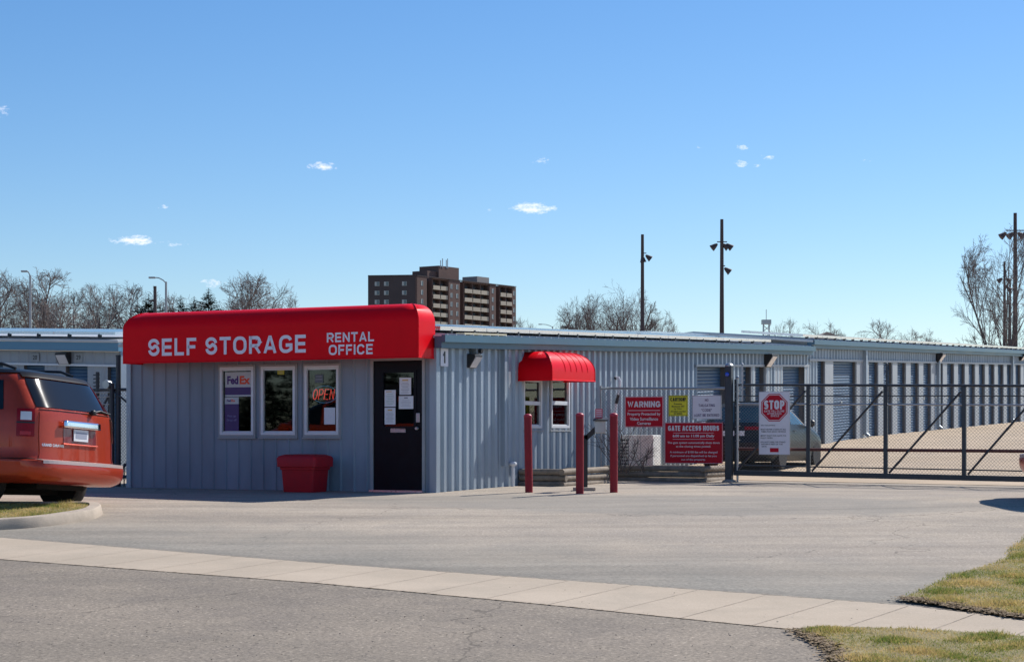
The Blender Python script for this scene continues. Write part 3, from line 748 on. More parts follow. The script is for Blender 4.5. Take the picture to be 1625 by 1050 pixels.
# interior room behind the front windows (floor, back wall, ceiling)
inm = mat('interior_wall', (.16,.145,.13), .8, 0, .1, 3); infl = mat('interior_floor', (.09,.075,.06), .6)
im = MB(); UI = 3.6
im.box(UI, UI+.03, WL+.05, -.06, Gh(0,0), 1.45, lambda u,w,h: T(u,w,h)); im.box(.05, UI, WL+.05, -.05, 1.45, 1.48, lambda u,w,h: T(u,w,h))
im.build('interior_wall', inm, office)
fm = MB(); fm.box(.02, UI, WL+.05, -.05, Gh(0,0)-.02, Gh(0,0)+.02, lambda u,w,h: T(u,w,h)); fm.build('interior_floor', infl, office)

# door
door = MB(); a0,a1,h0,h1 = dra
dw = rectF(609,657,591,676); fw_ = .02
for b in ((a0,dw[0],h0,h1),(dw[1],a1,h0,h1),(dw[0],dw[1],h0,dw[2]),(dw[0],dw[1],dw[3],h1)): wbox(door, FF, b[0], b[1], -.05, .0, b[2], b[3])
dobj = door.build('door', black, office)
dm = MB(); t=.05
for b in ((dw[0]-t,dw[1]+t,dw[3],dw[3]+t),(dw[0]-t,dw[1]+t,dw[2]-t,dw[2]),(dw[0]-t,dw[0],dw[2],dw[3]),(dw[1],dw[1]+t,dw[2],dw[3])): wbox(dm, FF, b[0], b[1], -.002, .012, b[2], b[3])
dm.build('glazing_frame', black, dobj)
pm = MB(); wbox(pm, FF, dw[0], dw[1], -.03, -.022, dw[2], dw[3]); pm.build('pane', glassm, dobj)
ms = MB(); b = rectF(620,644,679,686); wbox(ms, FF, b[0], b[1], 0, .012, b[2], b[3]); ms.build('mail_slot', steel, dobj, bevel=.003)
lk = MB(); b = rectF(661,667,655,670); wbox(lk, FF, b[0], b[1], 0, .022, b[2], b[3]); lk.build('keypad_lock', steel, dobj, bevel=.006)
c = rectF(662,666,677,682); cc = FF((c[0]+c[1])/2, .0, (c[2]+c[3])/2)
kn = MB(); kn.tube([cc, FF((c[0]+c[1])/2, .05, (c[2]+c[3])/2)], [.012,.012], 10); kn.tube([FF((c[0]+c[1])/2, .045, (c[2]+c[3])/2), FF((c[0]+c[1])/2, .06, (c[2]+c[3])/2), FF((c[0]+c[1])/2, .085, (c[2]+c[3])/2)], [.022,.032,.02], 12); kn.build('handle', steel, dobj, smooth=True)
df = MB()
for b in ((a0-.05,a0,h0-.03,h1+.05),(a1,a1+.05,h0-.03,h1+.05),(a0,a1,h1,h1+.05)): wbox(df, FF, b[0], b[1], -.06, .028, b[2], b[3])
df.build('door_frame', trimm, office)
th = MB(); wbox(th, FF, a0-.04, a1+.04, -.05, .09, Gh(0,-1)-.03, h0); th.build('threshold', alum, office)

# big red awning over the front
def awning(F, a0, a1, dep, hb, ht, Rr, name, lip=.012):
    mb = MB(); prof = [(0, hb), (0, ht-Rr)]
    for i in range(1, 11):
        t = math.pi/2*i/10; prof.append((Rr-Rr*math.cos(t), ht-Rr+Rr*math.sin(t)))
    for (i0, z0), (i1, z1) in zip(prof, prof[1:]):
        # left end, front, right end
        A = [(a0+i0, 0.0), (a0+i0, dep-i0), (a1-i0, dep-i0), (a1-i0, 0.0)]; B = [(a0+i1, 0.0), (a0+i1, dep-i1), (a1-i1, dep-i1), (a1-i1, 0.0)]
        for k in range(3):
            N = 24 if k == 1 else 1
            for q in range(N):
                f0, f1 = q/N, (q+1)/N
                def P(L, f): return (L[k][0]+(L[k+1][0]-L[k][0])*f, L[k][1]+(L[k+1][1]-L[k][1])*f)
                p0, p1 = P(A, f0), P(A, f1); q0, q1 = P(B, f0), P(B, f1)
                mb.quad(F(*p0, z0), F(*p1, z0), F(*q1, z1), F(*q0, z1))
    iR = Rr; mb.quad(F(a0+iR, 0, ht), F(a1-iR, 0, ht), F(a1-iR, dep-iR, ht), F(a0+iR, dep-iR, ht))
    return mb, prof
AWD = .55
wl = at_u(195.5, 570, -AWD)[0]; wr = .0
_, hb = at_u(440, 571, -AWD); _, ht = at_u(440, 488, -AWD)
ht += .01
mb, prof = awning(FF, wl, wr, AWD, hb, ht, .31, 'awning')
aw = mb.build('awning', redaw, office, smooth=True, angle=60)
sm = MB()   # piping at mitred seams
for a, s in ((wl, 1), (wr, -1)): sm.tube([FF(a+s*i, AWD-i, z) for i, z in prof], .007, 6)
sm.tube([FF(wl, 0, hb), FF(wl, AWD, hb), FF(wr, AWD, hb), FF(wr, 0, hb)], .012, 6)
sm.build('piping', redaw, aw)
ab = MB(); ab.quad(FF(wl+.01,.01,hb+.03), FF(wr-.01,.01,hb+.03), FF(wr-.01,AWD-.01,hb+.03), FF(wl+.01,AWD-.01,hb+.03)); ab.build('soffit', redaw, aw)
FA = lambda a, b, d: T(-AWD-d, a, b)
def put_px(mb, s, x0, x1, yb0, yt0, yb1, yt1, u0, F, d, bold):
    """text between pixel columns with its own top and bottom read off at both ends"""
    a0, hb0 = at_u(x0, yb0, u0); a1, hb1 = at_u(x1, yb1, u0); _, ht0 = at_u(x0, yt0, u0); _, ht1 = at_u(x1, yt1, u0)
    caps(mb, s, a0, a1, (hb0+hb1)/2, (ht0+ht1)/2, F, d, .19, .17)
lt = MB()
put_px(lt, 'SELF STORAGE', 235.5, 486, 565, 537, 559, 531.5, -AWD, FA, .006, .028)
put_px(lt, 'RENTAL', 519, 594, 543.5, 528, 541, 526, -AWD, FA, .006, .022)
put_px(lt, 'OFFICE', 522, 592, 563.5, 547, 561.5, 545.5, -AWD, FA, .006, .022)
lt.build('lettering', letm, aw)
# number plate 1
npm = MB(); b = rectS(694.5,706,553,581,.0); wbox(npm, FS, b[0], b[1], .05, .062, b[2], b[3]); npo = npm.build('number_plate', signwhite, office)
l1 = MB(); q_ = (b[0]+b[1])/2; l1.prism([(q_-.02,b[2]+.05),(q_+.02,b[2]+.05),(q_+.02,b[3]-.045),(q_-.008,b[3]-.045),(q_-.055,b[3]-.10),(q_-.055,b[3]-.125),(q_-.02,b[3]-.105)], lambda a,h,d: FS(a,d,h), .063, .067); l1.build('numeral', signblk, npo)
# wall packs
def wall_pack(parent, F, a, h, s=1.0, boxup=True):
    m = MB(); P = [(-.12*s, 0),(.12*s, 0),(.12*s,.02),(-.12*s,.02)]
    prof = [(0,-.15*s),(.05*s,-.15*s),(.19*s,.07*s),(.19*s,.12*s),(0,.14*s)]
    n=len(m.v)
    for a_ in (a-.17*s, a+.17*s):
        for d, z in prof: m.v.append(tuple(F(a_, d+.04, h+z)))
    k=len(prof); m.f.append(tuple(range(n,n+k))); m.f.append(tuple(range(n+k,n+2*k))[::-1])
    for i in range(k): j=(i+1)%k; m.f.append((n+i,n+k+i,n+k+j,n+j))
    o = m.build('wall_lamp', blackp, parent, bevel=.006)
    l = MB(); l.quad(F(a-.15*s,.06*s+.045,h-.118*s), F(a+.15*s,.06*s+.045,h-.118*s), F(a+.15*s,.195*s+.045,h+.01*s), F(a-.15*s,.195*s+.045,h+.01*s))
    l.v = [tuple(Vector(v)) for v in l.v]
    l2 = MB(); l2.hexa([F(a-.14*s,.055*s+.042,h-.145*s),F(a+.14*s,.055*s+.042,h-.145*s),F(a+.14*s,.03*s+.04,h-.145*s),F(a-.14*s,.03*s+.04,h-.145*s),F(a-.14*s,.205*s+.042,h+.07*s),F(a+.14*s,.205*s+.042,h+.07*s),F(a+.14*s,.18*s+.04,h+.07*s),F(a-.14*s,.18*s+.04,h+.07*s)])
    l2.build('lens', lampclr, o)
    if boxup:
        c = MB(); c.box(a+.05*s, a+.21*s, .04, .13, h+.14*s, h+.28*s, lambda q,d,z: F(q,d,z)); oc = c.build('camera_housing', trimm, parent, bevel=.01)
        ce = F(a+.16*s, .13, h+.21*s); c2 = MB(); c2.tube([ce, F(a+.16*s,.19,h+.20*s)], .05*s, 12); c2.build('camera_lens', blackp, oc, smooth=True)
ul, hl = at_w(752, 572, .1); wall_pack(office, FS, ul, hl, .8)
ul, hl = at_w(1220, 571, .1); wall_pack(office, FS, ul, hl, 1.1, False)
# small barrel awning over the side windows
u0, _ = at_w(822, 580, 0); u1 = at_w(944.5, 600, .66)[0]; DW = .66
_, hb2 = at_w(822, 603.5, 0); hb2b = at_w(944.5, 605, DW)[1]; _, ht2 = at_w(832, 558, .0)
slA = (hb2b-hb2)/(u1-u0)*.9
FSA = lambda a, d, h: FS(a, d, h+slA*(a-u0))
b2, prof2 = awning(FSA, u0, u1, DW, hb2, ht2, .36, 'awning')
a2 = b2.build('awning', redaw, office, smooth=True, angle=60)
sm = MB()
for f in (.30, .43, .56, .69, .82): sm.tube([FSA(u0+(u1-u0)*f, DW-i_, z) for i_, z in prof2[1:]], [.004]+[.008]*(len(prof2)-3)+[.004], 6)
for a, s_ in ((u0, 1), (u1, -1)): sm.tube([FSA(a+s_*i_, DW-i_, z) for i_, z in prof2], .010, 6)
sm.tube([FSA(u0,0,hb2), FSA(u0,DW,hb2), FSA(u1,DW,hb2), FSA(u1,0,hb2)], .012, 6)
sm.build('piping', redaw, a2)

# storage unit doors of building one
def unit_doors(parent, F, spans, lo, hd, recess, m=shutm, numbers=True):
    for a, b in spans:
        s = MB(); shutter(s, F, a, b, lo, hd, -recess); so = s.build('roller_door', m, parent)
        j = MB()
        for x in (a, b): j.quad(F(x, 0, lo(x)-.05), F(x, -recess, lo(x)-.05), F(x, -recess, hd(x)), F(x, 0, hd(x)))
        j.quad(F(a, 0, hd(a)), F(b, 0, hd(b)), F(b, -recess, hd(b)), F(a, -recess, hd(a)))
        j.build_each('door_jamb', jambm, so)
        if b-a > .5:
            k = MB(); mm = a+(b-a)*.5; hh_ = lo(mm)+1.0; wbox(k, F, mm-.06, mm+.06, -recess+.015, -recess+.03, hh_, hh_+.09); k.build('latch', steel, so)
lo1 = lambda a: Gh(a, 0)-.01
unit_doors(office, FS, unit1, lo1, hd1, RB)
hb_ = MB(); ua = at_w(1101,583,0)[0]
wbox(hb_, FS, ua, UB1, .034, .06, lambda a: hd1(a), lambda a: hd1(a)+.055)
hb_.build('header_rail', pierm, office)
pr_ = MB()
for x0, x1 in ((1151,1157),(1190,1196),(1213,1219),(1228,1240),(1275,1282)):
    a = at_w(x0,600,0)[0]; b = at_w(x1,600,0)[0]; wbox(pr_, FS, a, b, .002, .038, lambda q: Gh(q,0)-.02, hd1)
pr_.build_each('pier_cladding', pierm, office)

# ------------------------------------------------------------------ second storage building (steps up)
UB2a = UB1+.02; UB2b = 78.0
store = empty('storage_building', T(UB2a, 0, Gh(UB2a,0)), 'storage building beyond the roof step, with a long row of narrow blue roller doors', 'building')
hd2 = lambda u: eave2(u)-.52
spans = []
def ux(x): return at_w(x, 600, 0)[0]
spans += [(ux(1297), ux(1307)), (ux(1320), ux(1357))]
u = ux(1376.5)
while u < UB2b-1.6: spans.append((u, u+.98)); u += 1.52
s2 = MB()
panel(s2, FS, UB2a, UB2b, lambda a: Gh(a,0)-.08, lambda a: eave2(a)-.19, [(a, b, lambda q: -9, hd2) for a, b in spans], sp=.26, dep=.03)
s2.build('side_wall', wallm, store)
pc = MB()
for (a, b), (c_, d_) in zip(spans, spans[1:]): wbox(pc, FS, b, c_, .001, .04, lambda q: Gh(q,0)-.02, hd2)
pc.build_each('pier_cladding', pierm, store)
hr = MB(); wbox(hr, FS, UB2a, UB2b, .035, .065, hd2, lambda a: hd2(a)+.06); hr.build('header_rail', pierm, store)
unit_doors(store, FS, spans, lambda a: Gh(a,0)-.02, hd2, .085)
rw = MB(); wbox(rw, FS, UB2a-.0, UB2a+.02, -6.2, -.01, lambda a: Gh(a,0), lambda a: eave2(a)+.0)
rw.hexa([T(UB2a,-6.2,eave2(UB2a)-.1),T(UB2a,0,eave2(UB2a)-.1),T(UB2a+.02,0,eave2(UB2a)-.1),T(UB2a+.02,-6.2,eave2(UB2a)-.1),T(UB2a,-3.4,eave2(UB2a)+PIT*3.1),T(UB2a,-2.9,eave2(UB2a)+PIT*3.1),T(UB2a+.02,-2.9,eave2(UB2a)+PIT*3.1),T(UB2a+.02,-3.4,eave2(UB2a)+PIT*3.1)])
rw.build('gable_wall', trimm, store)
rf2 = MB(); roof_part(rf2, UB2a-.15, UB2b, eave2); rf2o = rf2.build('roof', roofm, store)
fa2 = MB(); fascia(fa2, FS, UB2a-.12, UB2b, eave2); fa2.build('fascia', fascm, store)
ul, hl = at_w(1491, 567, .1); wall_pack(store, FS, ul, hl, 1.1, False)
ul, hl = at_w(1622, 565, .1); wall_pack(store, FS, ul, hl, 1.1, False)
for x in (1367, 1484, 1602):
    ud = ux(x); d = MB(); wbox(d, FS, ud, ud+.12, .04, .14, Gh(ud,0)+.1, eave2(ud)-.2)
    d.tube([T(ud+.06,.09,Gh(ud,0)+.14), T(ud+.06,.20,Gh(ud,0)+.05)], .05, 8); d.build('downspout', wallm, store)
# solar panels low over both roofs
def solar_proto():
    f = MB(); 
    for b in ((0,1.65,-.02,0),(0,1.65,-1.66,-1.64),(0,.02,-1.64,-.02),(1.63,1.65,-1.64,-.02)): f.box(b[0],b[1],b[2],b[3],0,.062)
    p = MB(); p.box(.02,1.63,-1.64,-.02,.040,.058)
    k = MB()
    for x in (.40,1.22):
        k.box(x-.03,x+.03,-.06,.008,-.06,.0); k.box(x-.016,x+.016,-.03,.010,-.01,.018)
    return f, p, k
def add_panels(parent, ua, ub, ev, w0, skip=()):
    f, p, k = solar_proto(); u = ua; proto = None
    slope = .0328 if ev is eave1 else .030
    ex = Vector((SX, SY, slope)); ey = Vector((SY, -SX, -PIT)); ez = ex.cross(ey).normalized()
    if ez.z < 0: ez = -ez
    while u+1.65 < ub:
        base = T(u, w0, ev(u)+PIT*(.2-w0)+.075)
        if proto is None:
            fm_ = bpy.data.meshes.new('solar_panel'); 
            def mk(mbx, nm, m, par):
                q = MB(); q.v = [tuple(ex*v[0]+ey*v[1]+ez*v[2]) for v in mbx.v]; q.f = mbx.f
                return q.build(nm, m, par, local=True)
            o = mk(f, 'solar_panel', alum, parent); o.location = base-parent.location
            g1 = mk(p, 'solar_glass', solar, o); g2 = mk(k, 'clamp', darkst, o); proto = (o, g1, g2)
        else:
            o = proto[0].copy(); C.objects.link(o); o.parent = parent; o.location = base-parent.location
            for c_ in proto[1:]: d = c_.copy(); C.objects.link(d); d.parent = o
        u += 1.67
add_panels(office, .35, 17.3, eave1, -.10)
add_panels(store, UB2a+.1, 62, eave2, -.15)
bpy.context.view_layer.update()
# tilted back row of panels on the second roof
tp = MB(); tp.hexa([T(15.5,-2.6,eave1(15.5)+.36),T(20.0,-2.6,eave1(20.)+.36),T(20.,-4.2,eave1(20.)+.42),T(15.5,-4.2,eave1(15.5)+.42),T(15.5,-2.6,eave1(15.5)+.40),T(20.,-2.6,eave1(20.)+.40),T(20.,-4.2,eave1(20.)+.46),T(15.5,-4.2,eave1(15.5)+.46)])
for uu in (15.7, 17.7, 19.8): tp.tube([T(uu,-2.7,eave1(uu)+.1), T(uu,-2.7,eave1(uu)+.37)], .025, 6)
tp.build('raised_panel_rack', alum, office)
mb = MB(); a = at_w(745,528,-.1)[0]; mb.box(.75, 2.3, -.02, .14, .0, .03, lambda q,d,z: T(q, d, eave1(q)+z+.03)); mb.build('roof_board', mat('pale_board', (.62,.55,.38), .8), office)

# ------------------------------------------------------------------ left storage building
UL = 5.6
wle = at_u(191, 560, UL)[0]; wls = wle-24
hL = at_u(190, 543.5, UL)[1]; hL0 = at_u(0, 541, UL)[1]; w0_ = at_u(0, 541, UL)[0]
slL = (hL-hL0)/(wle-w0_); eaveL = lambda w: hL+slL*(w-wle)
FL = lambda a, d, h: T(UL-d, a, h)
left = empty('storage_building', T(UL, wle, Gh(UL, wle)), 'pale storage building behind the red van at the left edge, with blue roller doors', 'building')
gl = lambda w: eaveL(w)-2.75
hdL = lambda w: eaveL(w)-.52
spL = []
def wxL(x): return at_u(x, 600, UL)[0]
for x0, x1 in ((-96,-62),(-30,5),(38,71),(105,139),(171,189)): spL.append((wxL(x0), wxL(x1)))
for k in range(1, 9): spL.append((wxL(-96)-k*.98, wxL(-96)-k*.98+.5))
spL.sort()
m_ = MB(); panel(m_, FL, wls, wle, gl, lambda a: eaveL(a)-.2, [(a, b, lambda q: -9, hdL) for a, b in spL], sp=.26, dep=.02)
m_.build('front_wall', pierm, left)
m_ = MB(); wbox(m_, FL, wle-.03, wle, -9, .0, gl, lambda a: eaveL(a)-.1); m_.build('end_wall', wallm, left)
m_ = MB(); wbox(m_, FL, wls, wle, .022, .05, hdL, lambda a: hdL(a)+.045); m_.build('header_rail', white, left)
unit_doors(left, FL, spL, gl, hdL, .12)
m_ = MB(); wbox(m_, FL, wls, wle+.12, .0, .22, lambda a: eaveL(a)-.19, lambda a: eaveL(a)-.01); m_.build('fascia', mat('fascia_light_blue', (.12,.27,.38), .4), left)
m_ = MB()
for dz in (0,):
    m_.hexa([FL(wls,.24,eaveL(wls)-.005), FL(wle+.12,.24,eaveL(wle)-.005), FL(wle+.12,-4.5,eaveL(wle)+.36), FL(wls,-4.5,eaveL(wls)+.36), FL(wls,.24,eaveL(wls)+.045), FL(wle+.12,.24,eaveL(wle)+.045), FL(wle+.12,-4.5,eaveL(wle)+.41), FL(wls,-4.5,eaveL(wls)+.41)])
    m_.hexa([FL(wls,-4.5,eaveL(wls)+.36), FL(wle+.12,-4.5,eaveL(wle)+.36), FL(wle+.12,-9.2,eaveL(wle)-.005), FL(wls,-9.2,eaveL(wls)-.005), FL(wls,-4.5,eaveL(wls)+.41), FL(wle+.12,-4.5,eaveL(wle)+.41), FL(wle+.12,-9.2,eaveL(wle)+.045), FL(wls,-9.2,eaveL(wls)+.045)])
m_.build('roof', roofm, left)
# panels on the left roof
exl = Vector((SY, -SX, slL)); eyl = Vector((-SX, -SY, -.085)); ezl = Vector((0,0,1))
pf, pp, pk = solar_proto(); proto = None; w = wle-1.75
while w > wls:
    base = FL(w, .05, eaveL(w)+.14+.02)
    if proto is None:
        def mk(mbx, nm, m, par):
            q = MB(); q.v = [tuple(exl*v[0]+eyl*v[1]+ezl*v[2]) for v in mbx.v]; q.f = mbx.f; return q.build(nm, m, par, local=True)
        o = mk(pf, 'solar_panel', alum, left); o.location = base-left.location; proto = (o, mk(pp, 'solar_glass', solar, o), mk(pk, 'clamp', darkst, o))
    else:
        o = proto[0].copy(); C.objects.link(o); o.parent = left; o.location = base-left.location
        for c_ in proto[1:]: d = c_.copy(); C.objects.link(d); d.parent = o
    w -= 1.67
wa, ha = at_u(101, 568, UL-.1); wall_pack(left, FL, wa, ha, .9, False)
for x in (57, 126):
    a, h = at_u(x, 567, UL); m_ = MB(); wbox(m_, FL, a-.11, a+.11, .022, .03, h-.09, h+.09); o = m_.build('number_plate', trimm, left)
    l = MB(); put_text(l, '20' if x == 57 else '29', a-.06, a+.06, h-.05, h+.05, lambda a_,b_,d_: FL(a_,d_,b_), .034, .01, 2); l.build('numeral', signblk, o)

# ------------------------------------------------------------------ fences, gate
def wires(mb, F, a0, a1, lo, hi, sp=.07, r=.0028):
    """two families of diagonal wires clipped to the panel a0..a1, lo(a)..hi(a)"""
    H = hi(a0)-lo(a0)
    for sgn in (1, -1):
        k = a0-H
        while k < a1+H:
            # line a = k + sgn*(h') for h' in 0..H
            t0, t1 = 0.0, H
            if sgn > 0: t0 = max(t0, a0-k); t1 = min(t1, a1-k)
            else: t0 = max(t0, k-a1); t1 = min(t1, k-a0)
            if t1-t0 > .02:
                A = k+sgn*t0; B = k+sgn*t1
                mb.tube([F(A, .004*sgn, lo(A)+t0), F(B, .004*sgn, lo(B)+t1)], r, 3, False)
            k += sp
UG = 6.5
FG = lambda a, d, h: T(UG-d, a, h)
wg0 = at_u(1166, 700, UG)[0]; wg1 = at_u(1800, 700, UG)[0]
_, gb0 = at_u(1165, 748, UG); wR, gb1 = at_u(1625, 758, UG); _, gt0 = at_u(1165, 610.5, UG); _, gt1 = at_u(1625, 612, UG)
gsl = (gb1-gb0)/(wR-wg0); gbot = lambda a: gb0+gsl*(a-wg0); gtop = lambda a: gt0+(gt1-gt0)/(wR-wg0)*(a-wg0)
gate = empty('sliding_gate', T(UG, wg0, gb0), 'long grey chain-link cantilever gate with diagonal braces across the drive', 'gate')
def gbar(name, a0, h0, a1, h1, r=.025, m=darkst, sq=False):
    b = MB()
    if sq: wbox(b, FG, a0, a1, -r, r, lambda a: h0+(h1-h0)*(a-a0)/(a1-a0)-r, lambda a: h0+(h1-h0)*(a-a0)/(a1-a0)+r)
    else: b.tube([FG(a0,0,h0), FG(a1,0,h1)], r, 8)
    return b.build(name, m, gate)
gbar('top_rail', wg0, gtop(wg0), wg1, gtop(wg1), .024)
gbar('bottom_rail', wg0, gbot(wg0)-.02, wg1, gbot(wg1)-.02, .048, sq=True)
gbar('lower_rail', wg0, gbot(wg0)+.12, wg1, gbot(wg1)+.12, .012)
for y0, y1, r_, m__, nm in ((628,628,.011,darkst,'upper_rail'),(640.5,642.5,.016,steel,'upper_rail'),(712,715.5,.03,rustm,'rusty_rail')):
    _, ha = at_u(1165, y0, UG); _, hb__ = at_u(1625, y1, UG); sl_ = (hb__-ha)/(wR-wg0)
    gbar(nm, wg0, ha, wg1, ha+sl_*(wg1-wg0), r_, m__)
vx = [1283, 1405.5, 1530, 1655, 1780]; vw = [at_u(x, 700, UG)[0] for x in vx]
allv = [wg0]+vw
for a in vw: b = MB(); wbox(b, FG, a-.035, a+.035, -.03, .03, gbot(a)+.028, gtop(a)-.02); b.build('upright', darkst, gate)
b = MB(); wbox(b, FG, wg0, wg0+.05, -.028, .028, gbot(wg0)+.028, gtop(wg0)+.1); b.build('upright', darkst, gate)
for a, a_ in zip(allv, allv[1:]):
    hgt_ = gtop(a)-gbot(a)
    b = MB(); b.tube([FG(a+.07,.02,gbot(a)+.04), FG(a_-.05,.02,gtop(a_)-.10)], .021, 7); b.build('brace', darkst, gate)
wm = MB(); wires(wm, FG, wg0+.03, wg1, lambda a: gbot(a)+.03, lambda a: gtop(a)-.0, .062, .0023); wm.build('chain_link', wirem, gate)
for x in (1179, 1408):   # short barbed posts above the gate
    a = at_u(x, 600, UG)[0]; b = MB(); b.tube([FG(a,.03,gtop(a)-.3), FG(a,.03,gtop(a)+.36)], .016, 6); b.lathe([(.018,0),(.024,.01),(.02,.03),(.004,.045)], Matrix.Translation(FG(a,.03,gtop(a)+.36)), 8)
    for k in range(5): z = gtop(a)-.1+k*.085; b.tube([FG(a-.035,.06,z), FG(a+.035,.0,z+.02)], .006, 4)
    b.build('barb_post', steel if x != 1408 else darkst, gate)
# heavy gate post
pw, ph = at_u(1157, 765, UG-.1); pt = at_u(1157, 581, UG-.1)[1]
gp_ = empty('gate_post', T(UG-.1, pw, Gh(UG-.1, pw)), 'thick dark square post with a blue light where the gate meets the fence', 'post')
b = MB(); b.box(-.062,.062,-.062,.062,-.05,pt-Gh(UG-.1,pw)); ob = b.build('post', darkst, gp_, local=True, bevel=.008); ob.rotation_euler = (0,0,-math.atan2(SX,SY))
b = MB(); b.lathe([(.078,0),(.078,.02),(.05,.05),(.01,.06)], Matrix.Translation((0,0,pt-Gh(UG-.1,pw))), 12); b.build('cap', steel, gp_, local=True, smooth=True)
b = MB(); b.lathe([(.04,-.0),(.04,.02),(.03,.035),(.01,.04)], Matrix.Translation(Vector((-.045,-.075,at_u(1157,594,UG-.1)[1]-Gh(UG-.1,pw)))) @ Matrix.Rotation(R(90),4,'X') , 12); b.build('signal_light', bluem, gp_, local=True, smooth=True)
b = MB(); b.lathe([(.14,-.03),(.13,.02),(.08,.05),(.02,.055)], None, 14); b.build('footing', concm, gp_, local=True, smooth=True)
p2 = empty('fence_post', T(UG-.02, at_u(1171,700,UG)[0], Gh(UG, pw)), 'thin barbed steel post just right of the thick gate post', 'post')
hh_ = at_u(1171,600,UG)[1]-Gh(UG,pw)
b = MB(); b.tube([(0,0,-.05),(0,0,hh_)], .022, 8); b.lathe([(.022,0),(.032,.01),(.026,.035),(.004,.05)], Matrix.Translation((0,0,hh_)), 10); b.build('post', steel, p2, local=True, smooth=True)
b = MB()
for k in range(9): z = hh_-.12-k*.13; b.tube([(-.05,-.03,z),(.05,.0,z+.02)], .007, 4)
b.build('barbs', steel, p2, local=True)
# fence with signs
wf0 = at_u(949, 700, UG)[0]; wf1 = pw-.06
ft = lambda a: at_u(950, 616, UG)[1]+(at_u(1150, 616, UG)[1]-at_u(950, 616, UG)[1])*(a-wf0)/(wf1-wf0)
fb = lambda a: Gh(UG, a)+.12
fence = empty('chain_link_fence', T(UG, wf0, Gh(UG, wf0)), 'chain-link fence between the building and the gate post, hung with signs', 'fence')
b = MB(); wires(b, FG, wf0, wf1, fb, lambda a: fb(a)+ft(wf0)-fb(wf0), .062, .0023); b.build('chain_link', wirem, fence)
b = MB(); b.tube([FG(wf0,0,ft(wf0)), FG(wf1,0,ft(wf1))], .022, 8); b.build('top_rail', steel, fence)
b = MB(); b.tube([FG(wf0-.03,0,Gh(UG,wf0)-.05), FG(wf0-.03,0,at_u(946,582,UG)[1])], .032, 8)
for k in range(8): z = at_u(946,590,UG)[1]-k*.11; b.tube([FG(wf0-.06,.05,z), FG(wf0+.04,.0,z+.015)], .008, 4)
b.build('post', darkst, fence)
b = MB(); b.tube([FG(wf0+.06,0,Gh(UG,wf0)-.05), FG(wf0+.06,0,at_u(951,612,UG)[1])], .018, 8); b.build('post', steel, fence)

# left fence beside the office
ULF = .35
FLF = lambda a, d, h: T(ULF-d, a, h)
lf = empty('chain_link_fence', T(ULF, WL-.9, Gh(ULF, WL-.9)), 'dark chain-link fence and gate frame squeezed between the red van and the office', 'fence')
def lx(x): return at_u(x, 700, ULF)[0]
def ly(y, x=188): return at_u(x, y, ULF)[1]
gy = Gh(ULF, WL-.5)
b = MB(); b.tube([FLF(lx(188),0,gy-.05), FLF(lx(188),0,ly(566))], .045, 10); b.tube([FLF(lx(188),0,ly(566)), FLF(lx(188),0,ly(563))], .05, 10); b.build('post', darkst, lf, smooth=True)
b = MB(); b.tube([FLF(lx(181),.06,gy-.05), FLF(lx(181),.06,ly(608))], .045, 10); b.build('post', darkst, lf, smooth=True)
b = MB(); b.tube([FLF(lx(155),.0,gy-.05), FLF(lx(155),.0,ly(590,155))], .035, 10)
for k in range(4): b.tube([FLF(lx(155)-.06,.05,ly(595+k*6,155)), FLF(lx(155)+.05,0,ly(595+k*6,155)+.01)], .01, 4)
b.build('post', darkst, lf, smooth=True)
b = MB(); cc = FLF(lx(177), .12, ly(610)); b.lathe([(.03,-.05),(.075,-.05),(.08,0),(.075,.05),(.03,.05)], Matrix.Translation(cc) @ Matrix.Rotation(R(64),4,'Z') @ Matrix.Rotation(R(90),4,'Y'), 18); b.build('roller', steel, lf, smooth=True)
for y0, nm in ((618,'top_rail'),(756,'bottom_rail')):
    b = MB(); b.tube([FLF(lx(60),0,ly(y0)), FLF(WL-.04,0,ly(y0))], .028, 8); b.build(nm, darkst, lf)
for y0 in (622, 629, 641): b = MB(); b.tube([FLF(lx(60),.03,ly(y0)), FLF(lx(185),.03,ly(y0))], .01, 6); b.build('rail_wire', steel, lf)
b = MB(); b.tube([FLF(lx(186),.03,ly(752)), FLF(lx(206),.03,ly(732))], .024, 8); b.tube([FLF(lx(182),.03,ly(620)), FLF(lx(205),.03,ly(640))], .02, 8); b.build('brace', darkst, lf)
b = MB(); b.tube([FLF(lx(197),.0,gy), FLF(lx(197),0,ly(735))], .012, 6)
b.tube([FLF(lx(160),-.03,ly(650,160)), FLF(lx(178),.0,ly(615))], .02, 6)
b.build('brace', darkst, lf)
b = MB(); wires(b, FLF, lx(60), WL-.03, lambda a: gy+.1, lambda a: gy+.1+(ly(618)-gy-.1), .062, .0032); b.build('chain_link', wirem, lf)
rp = MB(); rp.box(0,.25,0,.015,0,.42); o = rp.build('red_sign', signred, local=True); 
o.location = T(2.0, WL-.42, at_u(200,612,2.0)[1]); o.rotation_euler = (0,0,-math.atan2(SX,SY)); tag(o, 'narrow red panel glimpsed just left of the office corner under the awning', 'sign')

